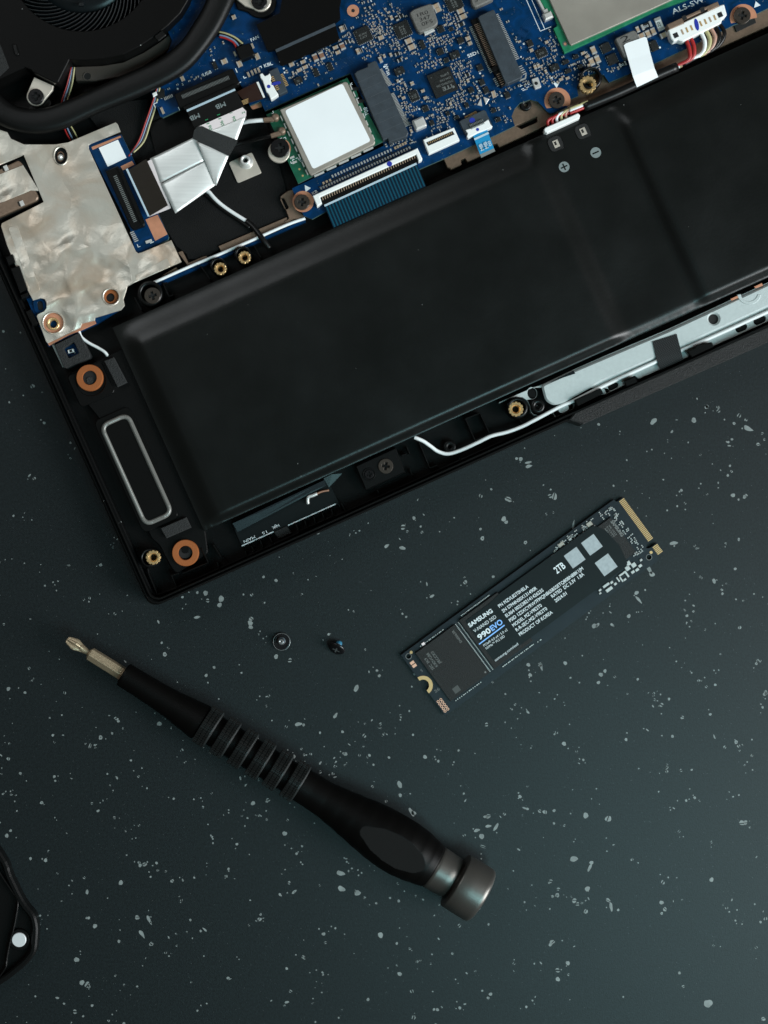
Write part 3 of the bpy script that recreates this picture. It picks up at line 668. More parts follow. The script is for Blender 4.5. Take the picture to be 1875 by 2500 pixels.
# --- green chip carrier under a nickel lid, top right
q = MB(); q.prism([(1296, -60), (1318, 0), (1332, 22), (1351, 33), (1361, 63), (1351, 70), (1378, 130), (1475, 86), (1600, 27), (1680, -2), (1800, -60)], ZB, 9.6, M['green2'], .08); gp = q.build('chip_carrier', mo)
occ(1480, 30, 130, 62); gp['label'] = 'green chip carrier with a grey metal lid at the top edge'
q = MB(); q.prism([(1318, -50), (1342, 0), (1391, 108), (1395, 110), (1600, 18), (1700, -28), (1740, -50)], 9.6, 10.6, M['lid'], .15); q.build('lid', gp)
k = MB(); k.prism(circ(1380, 107, 6.5, 20), 9.6, 9.66, M['pcb_edge'], holes=[circ(1380, 107, 3.2, 14)]); k.flat(circ(1380, 107, 3.4, 14), 9.64, M['copper']); k.build('test_pad', gp)
q = MB(); q.box(1338, 37, 22, 17, TH, ZB, 10.6, M['tin'], .4); q.box(1332, 26, 12, 9, TH, ZB, 10.0, M['tin'], .2); q.prism([(1308, -5), (1316, -5), (1336, 33), (1330, 36)], ZB, 9.8, M['tin'], .2); q.build('latch', mo)
for a, b_ in (((1281, -10), (1319, 76)), ((1319, 76), (1346, 65)), ((1294, -10), (1330, 71))):
    silk.flat(rect((a[0]+b_[0])/2, (a[1]+b_[1])/2, math.hypot(b_[0]-a[0], b_[1]-a[1]), 1.6, -math.degrees(math.atan2(b_[1]-a[1], b_[0]-a[0]))), ZB+.02, M['silk'])
# --- inductors
def inductor(pts, marks, tab=None):
    q = MB(); q.prism(fillet(pts, 5, 2), ZB, 10.9, M['grey'], .3); o = q.build('inductor', mo)
    cx = sum(p[0] for p in pts)/len(pts); cy = sum(p[1] for p in pts)/len(pts); occ(cx, cy, 36, 34)
    if marks:
        t = MB()
        for s_, x, y, h, wd, an in marks: t.text(s_, x, y, an, h, 10.92, M['hole'], wd)
        t.build('marking', o)
    if tab: k = MB(); k.prism(tab, ZB, 9.4, M['tin'], .15); k.build('terminal', o)
    return o
inductor([(999, 31), (1010, 22), (1050, 8), (1056, 12), (1070, 55), (1062, 64), (1025, 79), (1018, 74)], [('1R0', 1020, 42, 9, 28, 19), ('347', 1026, 53, 9, 27, 19), ('0F5', 1031, 64, 9, 28, 19)], [(1034, 78), (1057, 68), (1062, 74), (1037, 86)])
inductor([(1146, -22), (1195, -40), (1206, -3), (1160, 18), (1152, 12)], [('S', 1160, 6, 10, 8, 22)])
inductor([(1501, 94), (1546, 73), (1553, 76), (1578, 128), (1574, 134), (1530, 142), (1523, 139)], [('2', 1519, 106, 15, 22, 24)])
q = MB(); q.lathe(1024, 300, [(.1, 10.6), (1.4, 10.6), (1.75, 10.3), (1.8, ZB)], M['tin'], 8); 
q = MB(); q.prism(rrect(1024, 300, 30, 26, 4), ZB, 10.9, M['tin'], .5); q.build('crystal_can', mo); occ(1024, 300, 19)
# tactile reset switch
q = MB(); q.prism(rrect(1309.7, 202.5, 17, 26, 3, TH-5), ZB, 9.5, M['tin'], .15); so = q.build('reset_switch', mo); occ(1309, 202, 13, 17)
k = MB(); k.prism(circ(1309.7, 203, 4, 14), 9.5, 9.75, M['chip'], .08); k.build('button', so)
for x, y in ((1174, 250), (1186, 245)):
    k = MB(); k.prism(rot([(-9, 6), (0, -11), (3, 9)] if x < 1180 else [(-6, -9), (9, -4), (0, 11)], x, y, 0), ZB, ZB+.35, M['tin'], .12); k.build('solder_pad', mo); occ(x, y, 9)
# --- chips
chip(1080, 203, 58, 58, 0, 0, TH-1, .85, (), 'controller_chip')
t = MB(); A2 = 202
t.text('ITE', 1102, 205, A2, 9, ZB+.87, M['silkdim'], 25, .02); t.text('IT5570VG-256', 1105, 194, A2, 5, ZB+.87, M['silkdim'], 43); t.text('2344-CX0', 1100, 185.5, A2, 5, ZB+.87, M['silkdim'], 29); t.text('S18PSE', 1095, 176.5, A2, 5, ZB+.87, M['silkdim'], 22)
t.flat(circ(1107, 212, 3.2, 12), ZB+.87, M['silkdim']); t.flat(circ(1093, 177, 1.5, 10), ZB+.87, M['silkdim']); t.build('marking', mo)
chip(887, 87, 37, 35, 8, 7, TH, .8, ('45-MW', 'LXT'), mang=TH)
chip(983, 73.5, 36, 35, 7, 7, TH, .8, ('2403', '6335'), mang=-66)
chip(1108.6, 8, 36, 34, 7, 7, TH, .8, ('2403', '6335'), mang=-66)
chip(1011, 235, 20, 24, 5, 6, TH, .7, ('25Q', 'A1'), mang=-66)
chip(1322, 130, 25, 19, 6, 4, TH, .7, ('8733',), mang=TH)
for a in ((1478.5, 118, 22, 22, 0, 4), (1494, 146, 24, 24, 0, 4), (1595.6, 113, 18, 24, 0, 4), (1076, 72, 14, 16, 0, 4), (1124, 100, 15, 13, 4, 0), (1075, 127, 14, 15, 0, 4), (1171, 166, 14, 13, 4, 0), (1176, 202, 13, 13, 4, 0), (1186, 221, 13, 14, 4, 0), (1150, 221, 13, 12, 2, 0), (1039, 266, 13, 14, 0, 4), (1238, 233, 13, 14, 4, 0), (1293, 107, 14, 14, 4, 0), (1031, 110, 11, 21, 0, 3), (772, 178, 11, 19, 0, 3), (806, 164, 11, 19, 0, 3), (1139, 258, 10, 10, 2, 0), (1205, 270, 10, 11, 0, 2), (1216, 293, 11, 10, 0, 2), (1054, 301, 11, 11, 2, 0), (1102, 72, 9, 9, 0, 2), (1090, 148, 10, 11, 0, 2), (1093, 278, 9, 9, 2, 0), (1115, 288, 10, 8, 0, 2), (525, 161, 10, 16, 2, 0)): chip(*a, TH, .75)
for a, mk in (((1110, 136, 24, 15, 3, 0), ('B4',)), ((975, 175, 24, 15, 3, 0), ('3K',)), ((1353, 167, 22, 14, 3, 0), ('A7',)), ((728, 198, 20, 13, 3, 0), ('720',)), ((1380, 153, 15, 9, 0, 1), ()), ((1386, 175, 15, 9, 0, 1), ()), ((1405, 140, 12, 9, 0, 1), ()), ((1416, 164, 12, 9, 0, 1), ())): chip(*a, TH, 1.0, mk)
# --- large capacitors and resistors
for a in ((770,142,18,12,114,'brown'),(785.6,137,18,12,114,'brown'),(836,114.5,16,12,114,'brown'),(834,72,13,9,114),(873.6,126.6,13,8,114),(930,93,14,9,TH),(929,147,14,8,114),(955.6,44.6,10,7,114),(997.6,101,18,12,TH),(1005,116,18,12,TH),(1064,16,18,10,TH),(1069,25,16,10,TH),(1124,28,18,11,TH),(1130,42,18,11,TH),(1448,124,18,12,114),(1458,146,18,12,114),(1443.5,152,18,12,114),(1556,73.5,14,8,114),(1581,84,17,11,114),(1594,78,17,11,114),(1565,88,17,10,TH),(1619.7,87,18,12,TH),(548,151,15,11,TH),(571,43,10,9,TH),(446,193,9,11,TH,'tan'),(1142,95,12,9,TH),(1147,107,10,8,TH),(1204,228,10,9,TH),(1206,235,10,8,TH),(1165,238,9,6,114),(1142,198,8,6,114),(1306,165,9,7,114),(1314,162,9,7,114),(1334,104,9,6,TH),(1297,124,9,7,TH),(954,135,8,6,114),(938,138,8,6,114),(985,240,9,6,TH),(1038,240,9,6,TH),(1032,223,9,6,TH),(1100,255,8,6,114),(1004,321,9,6,114),(628,139,11,14,TH),(585,157,12,14,TH),(712,158.5,13,8,TH),(740,152,13,7,TH),(745,165,13,7,TH),(731,172,13,7,TH),(819,117,13,7,TH),(825,129,12,7,TH),(617,113,5,12,TH),(607,183,5,12,TH),(616,179,5,12,TH),(624,175,5,12,TH),(632,172,5,12,TH),(574,133,5,12,TH),(397,271,6,16,TH),(1423,131,11,6,TH),(1433,139,11,6,TH),(1438,160,10,6,TH),(1369,195,10,6,TH),(1385,192,10,6,TH),(1332,176,9,6,114),(971,199,7,6,114),(1006,205,8,9,114),(937,205,9,6,TH)):
    body = a[5] if len(a) > 5 else ('tan' if max(a[2], a[3]) >= 9 and not (min(a[2], a[3]) <= 5) else 'tan')
    cap(a[0], a[1], a[2], a[3], a[4], body)
for x, y, L, Wd, an, st in ((1577.5, 64, 26, 13, TH, '010'), (1519.6, 158, 18, 10, TH, '282'), (1609, 60, 32, 16, 112, '20'), (969, 46, 11, 7, 114, ''), (980, 41, 11, 7, TH, ''), (848, 103, 11, 8, TH, ''), (970, 133, 12, 7, TH, ''), (976, 148, 12, 8, TH, ''), (1141, 184, 12, 8, TH, ''), (842, 68, 6, 12, TH, ''), (882, 124, 6, 11, TH, ''), (1126, 61, 16, 8, TH, '')):
    cap(x, y, L, Wd, an, 'chip' if st != '20' else 'white', .7, 'resistor')
    if st:
        t = MB(); w_ = L*.42; c, s2 = math.cos(R(an)), math.sin(R(an)); h = Wd*.45
        t.text(st, x-w_/2*c+h/2*s2, y+w_/2*s2+h/2*c, an, h, ZB+.72, M['silk'] if st != '20' else M['hole'], w_); t.build('marking', mo)
# --- ribbon sockets
q = MB(); q.prism([(425, 231), (430, 228), (562, 168), (568, 167), (585, 202), (581, 207), (442, 264), (437, 262)], ZB, 11.0, M['plastic'], .2); usb = q.build('ribbon_socket', mo); occ(505, 215, 82, 24)
usb['label'] = 'wide black ribbon socket printed USB above it'
k = MB(); k.prism(rect(502, 213, 122, 4.5, TH-1), 11.0, 11.25, M['hole']); k.prism(rect(512, 236, 140, 7, TH-.5), 11.0, 11.5, M['plastic_satin'], .1); k.build('latch', usb)
pinrow([(445, 236, 558, 189, 38)], usb, 1.3, 9, 'silkdim', z0=11.0, z1=11.3, name='contact_row')
pinrow([(402, 241, 420, 233, 6)], mo, 2.2, 7, 'solder')
q = MB(); q.prism([(656, 174), (677, 164), (702, 222), (682, 232)], ZB, 10.4, M['slot'], .15); kl = q.build('lamp_socket', mo); occ(672, 200, 26, 38)
k = MB(); k.prism(fillet([(634, 181), (640, 178), (646, 186), (655, 182), (658, 178), (662, 188), (660, 196), (674, 222), (680, 230), (672, 236), (661, 243), (656, 230), (650, 224), (641, 196), (636, 190)], 2, 2), ZB, 10.8, M['white'], .15); k.build('latch', kl)
k = MB(); k.prism(circ(656, 211, 4.5, 14), 10.7, 10.84, M['bluedot']); k.prism(oval(674, 203, 12, 3.6, 14), 10.3, 10.86, M['bluedot']); k.build('blue_mark', kl)
pinrow([(664, 188, 678, 218, 8)], kl, 8, 1.8, 'goldc', z0=10.4, z1=10.55, name='contact_row')
pinrow([(687, 182, 700, 208, 8)], mo, 9, 1.8, 'goldc')
q = MB(); q.prism([(763, 478), (771, 474), (1013, 364), (1019, 361), (1031, 387), (1029, 391), (1022, 394), (1016, 377), (781, 481), (786, 496), (774, 504), (769, 492)], ZB, 10.8, M['white'], .2); kb = q.build('keyboard_socket', mo); occ(895, 430, 142, 24)
kb['label'] = 'long white and black keyboard ribbon socket with a blue ink dot'
k = MB(); k.prism([(784, 484), (1014, 379), (1021, 395), (790, 501)], ZB, 10.2, M['plastic'], .15); k.build('latch', kb)
pinrow([(788, 484, 1012, 382, 40)], kb, 1.8, 9, 'tan', ang=14, z0=10.2, z1=10.32, name='contact_row')
k = MB(); k.prism(circ(951, 400, 6.5, 18), 10.7, 10.86, M['bluedot']); k.build('blue_mark', kb)
pinrow([(784, 460, 1000, 361, 34), (812, 430, 954, 366, 21)], mo, 4, 6.5, 'solder', ang=TH, z1=ZB+.25, name='resistor_row')
pinrow([(815, 437, 956, 373, 21), (780, 456, 996, 357, 34)], mo, 3.6, 3, 'chip', ang=TH, z1=ZB+.3, name='resistor_row')
pinrow([(790, 447, 806, 440, 3), (965, 361, 990, 349, 5)], mo, 5, 6.5, 'tan', ang=TH, z1=ZB+.3, name='resistor_row')
occ(880, 405, 100, 12)
q = MB(); q.prism([(1033, 341), (1108, 311), (1122, 342), (1047, 376)], ZB, 10.3, M['white'], .15); sm = q.build('small_ribbon_socket', mo); occ(1078, 342, 44, 22)
k = MB(); k.prism([(1041, 348), (1105, 320), (1110, 328), (1046, 356)], 10.2, 10.38, M['hole']); k.build('latch', sm)
pinrow([(1047, 349, 1102, 325, 14)], sm, 1.6, 4, 'goldc', z0=10.38, z1=10.44, name='contact_row')
q = MB(); q.prism([(1121, 297), (1126, 293), (1181, 268), (1186, 271), (1201, 304), (1196, 309), (1144, 331), (1137, 328)], ZB, 10.3, M['slot'], .15); tp = q.build('touchpad_socket', mo); occ(1160, 300, 40, 32)
k = MB(); k.prism(fillet([(1136, 317), (1150, 313), (1180, 299), (1192, 291), (1197, 303), (1203, 309), (1196, 313), (1165, 325), (1143, 337), (1139, 334), (1142, 326)], 2, 2), ZB, 10.7, M['white'], .15); k.build('latch', tp)
k = MB(); k.prism(circ(1153, 294, 7, 16), 10.2, 10.34, M['bluedot']); k.prism(circ(1166, 316, 4, 14), 10.6, 10.74, M['bluedot']); k.build('blue_mark', tp)
pinrow([(1148, 306, 1178, 293, 10), (1151, 313, 1181, 300, 10)], tp, 1.8, 5, 'silkdim', z0=10.3, z1=10.8, name='contact_row')
pinrow([(1137, 288, 1163, 275, 10)], mo, 2.2, 9, 'goldc')
q = MB(); q.prism([(575, 119), (580, 115), (606, 105), (611, 108), (622, 131), (618, 135), (589, 146), (585, 143)], ZB, 11.0, M['plastic'], .2); fc = q.build('fan_socket', mo); occ(598, 126, 24, 20)
pinrow([(595, 145, 614, 136, 4)], mo, 4, 7, 'solder', name='pin_row')
# --- screws with copper rings, copper pad, triangles
washer(740, 492, 26, ZB+.05, mo, rin=10); screw(737, 493, 19, 9.6, mo, ang=-5); occ(737, 493, 28)
k = MB(); k.prism([*circ(1361, 246, 32, 30, -20, 215)], ZB, ZB+.05, M['copper']); k.build('copper_ring', mo); screw(1359, 243.5, 20, 9.8, mo, ang=22); occ(1360, 244, 33)
k = MB(); k.prism([*circ(1815, 43, 33, 30, 0, 205)], ZB, ZB+.05, M['copper']); k.build('copper_ring', mo); screw(1812.5, 37, 20.5, 9.8, mo, ang=-8); occ(1813, 40, 34)
washer(862, 26, 14.8, ZB+.04, mo, rin=4, name='copper_pad'); k = MB(); k.flat(circ(862, 26, 4.4, 14), ZB+.06, M['hole']); k.build('mounting_hole', mo); occ(862, 26, 16)
for tri in ([(744, 452), (759, 459), (746, 469)], [(1350, 202), (1366, 201), (1359, 215)], [(1845, 3), (1857, 13), (1841, 19)]): silk.flat(tri, ZB+.03, M['silk'])
# --- lettering on the board
zt = ZB+.03
silk.text('FAN', 614, 102, 27, 8, zt, M['silk'], 21, .012); silk.text('KBL', 646, 165, 20, 8, zt, M['silk'], 22, .02); silk.text('USB', 497, 187, 23, 8, zt, M['silk'], 22, .02)
silk.text('WLAN', 953, 183, 106, 8, zt, M['silk'], 28, .02); silk.text('SSD1', 1143, 141, 22, 8, zt, M['silk'], 28, .02); silk.text('ALS-SW', 1643, 35, 22, 13, zt, M['silk'], 84, .008); silk.text('KB', 764, 476, 30, 7, zt, M['silk'], 14, .02)
silk.text('15', 1094, 316, 24, 6, zt, M['silk'], 8, .01)
def ell(x, y, ang, L=11, w_=2):
    silk.flat(rot([(0, 0), (w_, 0), (w_, L-w_), (L, L-w_), (L, L), (0, L)], x, y, ang), zt, M['silk'])
ell(384, 249, TH+90-180); ell(593, 186, TH, 7, 2); ell(1140, 333, TH, 8, 2); ell(660, 240, TH, 7, 2); ell(908, 4, TH+180, 14, 2); ell(640, 166, 200, 6, 2)
for a in ((577, 172, 2, 11), (584, 202, 10, 2), (437, 265, 2, 8), (1074, 318, 2, 8), (1057, 330, 2, 8)): silk.flat(rect(a[0], a[1], a[2], a[3], TH), zt, M['silk'])
for (x, y, r) in ((522, 147, 2.6), (434, 217, 2.6), (394, 239, 2.6), (615, 142, 2.4), (693, 167, 2.4), (695, 177, 2.4), (797, 119, 2.4), (747, 142, 2.4), (887, 115, 2.2), (938, 163, 2.4), (976, 199, 2.4), (1089, 126, 2.4), (1124, 116, 2.4), (1024, 266, 2.4), (1133, 278, 2.4), (1279, 107, 2.6), (1498, 119, 2.4), (1611, 116, 2.6), (1164, 199, 2.4), (1172, 179, 2.4), (1225, 234, 2.4), (1347, 190, 2.4), (1272, 139, 2), (958, 69, 2.4), (1042, 336, 2.2), (1009, 128, 2.2), (1171, 222, 2.2), (706, 190, 2)):
    silk.flat(circ(x, y, r, 10), ZB+.02, M['silk'])
for (x, y) in ((1272, 210), (1283, 205), (1276, 217), (1288, 213), (1292, 206), (1279, 220), (1285, 218), (1297, 209)): silk.flat(rect(x, y, 7, 1.6, TH), zt, M['silk'])
silk.build('board_print', mo)
# --- the multitude of tiny parts, in drifts like those of the photograph, and the bare vias
tiny = [MB(), MB()]; rt = random.Random(3); placed = 0
clus = [(905,45,18,30,46),(922,75,14,22,26),(912,112,26,14,30),(962,85,10,30,34),(955,30,30,14,16),(755,160,45,14,26),(800,130,26,12,14),(850,95,14,14,14),(1095,62,26,24,34),(1090,95,34,14,30),(1060,95,30,10,16),(1045,155,24,14,26),(1070,145,30,12,14),(1120,165,18,22,26),(1135,190,20,22,24),(1118,205,14,22,14),(1085,258,34,10,24),(1065,282,26,10,20),(1110,255,14,18,14),(980,220,12,30,30),(995,260,12,18,18),(985,290,12,14,10),(1330,155,24,10,34),(1345,105,30,14,24),(1360,185,30,8,16),(1320,185,24,12,14),(1385,165,30,14,24),(1300,190,16,12,10),(1405,185,24,8,10),(1180,235,14,24,18),(1225,225,26,10,10),(1225,290,20,14,8),(1130,240,14,14,12),(1290,150,16,12,8),(1440,140,14,24,12),(1505,160,14,8,8),(1540,150,14,8,6),(1230,65,10,26,6),(1265,120,8,26,8),(470,195,44,8,14),(535,120,20,14,6),(1030,30,18,8,4),(1160,20,8,8,4),(995,325,10,20,12),(1145,60,16,20,18),(1020,125,10,10,6),(650,60,30,20,4),(1040,255,16,16,8),(1095,30,14,14,8),(1650,60,8,8,3),(1700,100,20,8,3),(960,340,24,8,12),(1075,300,20,8,14),(800,175,20,14,6),(725,165,12,20,8)]
for cx, cy, rx, ry, n in clus:
    k = 0; tr = 0; n = int(n*.72)
    while k < n and tr < n*14:
        tr += 1; u, v = rt.gauss(0, rx*.75), rt.gauss(0, ry*.75)
        x, y = cx+u*UX[0]+v*VX[0], cy+u*UX[1]+v*VX[1]
        if not free(x, y, 2.6): continue
        L, Wd = rt.choice(((5.2, 3), (5.2, 3), (6.5, 3.6), (4.2, 2.6), (8, 4.4))); an = TH+(90 if rt.random() < .5 else 0)
        c, s_ = math.cos(R(an)), math.sin(R(an)); bm_ = tiny[0]; h = rt.choice((.28, .32, .42)); body = rt.choice(('tan', 'chip', 'chip', 'chip', 'chip', 'brown'))
        bm_.prism(rect(x, y, L*.42, Wd*.9, an), ZB, ZB+h*.95, M[body])
        for sg in (-1, 1): bm_.prism(rect(x+sg*L*.33*c, y-sg*L*.33*s_, L*.32, Wd, an), ZB, ZB+h, M['solder'])
        occ(x, y, 3.6 if an == TH else 2.4, 2.4 if an == TH else 3.6); k += 1
tiny[0].build('tiny_component', mo, kind='stuff')
k = 0
while k < 520:
    x, y = rt.uniform(360, 1870), rt.uniform(0, 530)
    if not free(x, y, 1.5): continue
    tiny[1].flat(circ(x, y, rt.choice((.55, .7, .9)), 6), ZB+.012, M['silkdim'] if rt.random() < .5 else M['markgrey']); k += 1
tiny[1].build('via', mo, kind='stuff')
# copper traces: thin raised lines in bundles
tr = MB(); Mtr = mat('trace_blue', (0.0025, 0.032, 0.098), 0.3)
for x, y, n, L, an in ((1345, 100, 6, 40, 62), (1010, 140, 6, 46, 66), (1225, 265, 7, 55, 64), (1285, 70, 8, 60, 55), (1150, 160, 6, 36, 60), (830, 160, 7, 90, 24), (700, 60, 6, 60, 24), (1060, 255, 5, 40, 110), (960, 120, 5, 50, 115), (450, 160, 5, 60, 26), (1700, 110, 5, 80, 24), (1420, 205, 5, 50, 30), (540, 100, 6, 60, 60), (790, 215, 6, 120, 24), (1275, 85, 7, 50, 64)):
    for i in range(n):
        c, s_ = math.cos(R(an)), math.sin(R(an)); o = (i-n/2)*3.2
        px_, py_ = x+o*s_, y+o*c; LL = L*(.7+.3*rt.random())
        if inside(px_, py_, bdp) and inside(px_+LL/2*c, py_-LL/2*s_, bdp) and inside(px_-LL/2*c, py_+LL/2*s_, bdp): tr.flat(rect(px_, py_, LL, 1.1, an), ZB+.008, Mtr)
tr.build('trace', mo, kind='stuff')
# ================================================================ BLACK SHEET over the heat pipe
cv = thing('insulating_cover', 'folded black plastic cover plate on the board beside the fan', 'cover', 740, 80, ZB)
q = MB(); q.sheet([(626, 60, 10.6), (682, 32, 10.6), (700, -60, 10.6), (850, -80, 10.6), (829, 14, 10.6), (831, 44, 10.6), (817, 55, 10.6), (672, 120, 10.6), (653, 124, 10.6), (650, 116, 10.6)], M['fanblk'], 1.6); q.build('upper_panel', cv)
q = MB(); q.sheet([(672, 121, 10.6), (817, 56, 10.6), (820, 63, 9.7), (675, 128, 9.7)], M['slot'], .8)  # paler slate colour paints the highlight along the fold
q.build('fold', cv)
q = MB(); q.sheet([(675, 128, 9.7), (820, 63, 9.7), (828, 92, 9.7), (826, 99, 9.7), (690, 160, 9.7), (684, 158, 9.7)], M['fanblk'], .8); q.build('lower_panel', cv)
# fan mounting lug at the top edge
lg = thing('fan_bracket', 'silver metal lug with a black screw at the top edge beside the fan', 'bracket', 630, 10, ZB)
q = MB(); q.prism([(572, 0), (560, -40), (640, -40), *circ(635, 3, 40, 12, 40, -140), (580, 22)], ZB, 9.3, M['plastic'], .2); q.build('rubber_pad', lg)
q = MB(); q.prism([(575, -4), (590, -40), (640, -40), *circ(635, 0, 27, 14, 60, -130), (597, 14)], 9.3, 10.2, M['sheet'], .15); q.build('lug', lg)
screw(633, 3, 19, 11.1, lg, 'screwk', 10)
# ================================================================ WIRELESS CARD
wc = thing('wireless_card', 'green wireless card with a blank white label on its metal shield', 'circuit card', 800, 315, 8.6)
q = MB(); q.prism([(650, 280), (848, 190), (860, 215), (856, 219), (868, 217), (874, 232), (868, 250), (882, 246), (936, 345), (728, 448), (702, 392), *[(683+26*math.cos(R(a)), 363+26*math.sin(R(a))) for a in (40, 15, -15, -45, -75, -100)]], 8.8, 9.6, M['pcb_edge'], 0, top=M['green']); q.build('card_board', wc)
for x, y in ((868, 217), (881, 247)):
    k = MB(); k.prism(stad(x, y, 18, 8, 10), 9.6, 9.64, M['hole']); k.build('edge_slot', wc)
q = MB(); q.prism(fillet([(683, 268), (842, 199), (848, 201), (916, 346), (913, 352), (760, 428), (755, 425)], 2, 2), 9.6, 11.2, M['lid'], .2); sh = q.build('shield', wc)
q = MB(); q.prism(fillet([(695, 270), (836, 203.6), (905, 344), (764, 413)], 7, 4), 11.2, 11.3, M['paper'], .02); q.build('label', sh)
for i in range(8):
    t = (i+.5)/8
    k = MB(); k.box(686+t*70-3, 278+t*150+1, 3, 13, TH, 9.6, 10.4, M['tin'], .05); k.build('shield_tab', wc)
    k = MB(); k.box(852+t*62+1, 205+t*140-2, 3, 12, TH, 9.6, 10.4, M['tin'], .05); k.build('shield_tab', wc)
    if i < 5: k = MB(); k.box(764+(i+.5)/5*150, 429-(i+.5)/5*75+3, 26, 4, TH, 9.6, 10.3, M['tin'], .05); k.build('shield_tab', wc)
t = MB(); t.text('T08', 901, 281, 106, 9, 9.63, M['silk'], 21, .01); t.text('E', 876, 241, 106, 7, 9.63, M['silk']); t.text('A', 862, 207, 106, 7, 9.63, M['silk'])
for (x, y) in ((669, 276), (682, 287), (664, 299), (686, 311), (697, 334), (683, 338), (713, 390), (727, 384), (711, 400), (733, 395)): t.flat(rot([(0, 0), (6, 0), (6, 1.6), (1.6, 1.6), (1.6, 6), (0, 6)], x, y, rt.choice((TH, TH+90, TH+180, TH-90))), 9.63, M['silk'])
t.build('card_print', wc)
for x, y in ((713, 384), (719, 396)): k = MB(); k.box(x, y, 12, 5, TH, 9.6, 9.75, M['tin'], .04); k.build('solder_pad', wc)
for x, y in ((731, 413), (739, 429)): k = MB(); k.prism(circ(x, y, 2.6, 12), 9.6, 9.63, M['goldc']); k.build('test_point', wc)
k = MB(); k.prism(circ(681, 370, 27, 30), 9.0, 9.9, M['sheet'], .15, holes=[circ(683, 366, 12, 18)]); k.build('standoff', wc)
k = MB(); k.prism([*circ(684, 363, 26, 20, -50, 60)], 9.6, 9.68, M['copper']); k.build('copper_ring', wc)
screw(683, 361, 23, 11.0, wc, 'screwk', 5)
# antenna leads
an = thing('antenna_cable', 'white and black antenna leads clipped to the wireless card', 'cable', 600, 400, 5)
for x0, y0, x1, y1 in ((642, 292, 676, 289), (661, 332, 692, 322)):
    k = MB(); a_ = -math.degrees(math.atan2(y1-y0, x1-x0))
    k.prism(rrect((x0+x1)/2-4, (y0+y1)/2, 26, 10, 2, a_), 9.7, 11.2, M['bronze'], .2); k.lathe(x1-3, y1, [(1.05, 9.65), (1.05, 11.0), (.8, 11.3), (.0, 11.35)], M['bronze'], 16); k.build('coax_plug', an)
k = MB(); k.tube([(644, 293, 10.4), (620, 295, 10.2), (595, 299, 9.0), (560, 315, 6.5), (530, 380, 5.6), (505, 455, 5.6), (512, 471, 5.6), (530, 491, 5.6), (551, 508, 5.6), (580, 527, 5.7), (605, 542, 5.8)], .62, M['wirewhite'], 8, 5); k.build('white_lead', an)
k = MB(); k.tube([(664, 331, 10.4), (650, 335, 9.8), (610, 345, 6.2), (560, 360, 5.6), (520, 400, 5.5), (500, 465, 5.5), (512, 482, 5.5), (540, 508, 5.6), (580, 535, 5.7), (610, 556, 6.2)], .55, M['wblk'], 8, 5); k.build('black_lead', an)
k = MB(); k.tube([(602, 540, 5.8), (620, 556, 6.4), (640, 582, 7.2), (658, 606, 6.4)], .82, M['wblk'], 10, 5); k.build('sleeve', an)
# standoff plate
so = thing('standoff_plate', 'small square steel plate with a threaded standoff on the black foam', 'standoff', 600, 405, 4.9)
q = MB(); q.prism(fillet([(558, 396.5), (614.6, 371), (639, 422), (580, 447)], 5, 3), 4.95, 5.4, M['sheet'], .1); q.build('plate', so)
q = MB(); q.lathe(601, 396, [(17/PXMM, 5.4), (16/PXMM, 5.9), (13/PXMM, 6.1), (12.5/PXMM, 8.0), (11/PXMM, 8.3), (7/PXMM, 8.3), (6/PXMM, 7.8), (6/PXMM, 5.6)], M['tin'], 26); q.build('standoff', so)
k = MB(); k.flat(circ(601, 396, 7, 16), 6.0, M['hole']); k.build('bore', so)
# ================================================================ IO BOARD with foil-covered shield plate
io = thing('io_board', 'side circuit board under a wrinkled silver foil shield plate', 'circuit board', 200, 560, 5)
q = MB(); q.prism([(212, 352), (296, 328), (330, 398), (412, 578), (410, 585), (332, 622), (318, 560)], 5.6, 6.8, M['pcb_edge'], 0, top=M['pcb']); q.build('board', io)
q = MB(); q.prism([(14, 560), (300, 700), (298, 752), (234, 792), (118, 846), (60, 720)], 5.0, 6.6, M['pcb'], .05); q.build('lower_board', io)
pl = [(-90, 300), (0, 317), (17, 322), (26, 338), (58, 352), (135, 352), (166, 347), (282, 298), (287, 303), (294, 321), (222, 350), (216, 354), (216, 362), (331, 613), (337, 618), (345, 616), (418, 586), (443, 639), (329, 689), (311, 699), (301, 731), (304, 746), (295, 757), (232, 776), (231, 783), (200, 790), (196, 800), (116, 838), (112, 834), (89, 772), (92, 767), (107, 760), (113, 752), (113, 738), (108, 730), (98, 728), (80, 733), (72, 718), (51, 680), (17, 600), (2, 552), (4, 545), (106, 493), (57, 378), (0, 402), (-90, 440)]
q = MB(); q.prism(pl, 7.6, 8.2, M['foil'], .12, holes=[oval(148.5, 380, 17, 22, 0)[::1], circ(271, 724, 18, 24), circ(130, 788, 26, 28)]); plate = q.build('shield_plate', io)
plate['label'] = 'wrinkled silver foil shield plate'
for (x, y, a_, b_) in ((148.5, 380, 19, 24), (271, 724, 22, 22), (130, 788, 28, 28)):
    k = MB(); k.prism(oval(x, y, a_, b_, 0, 32), 8.0, 8.45, M['foil'], .15, holes=[oval(x, y, a_-3.5, b_-3.5, 0, 32)]); k.build('pressed_rim', plate)
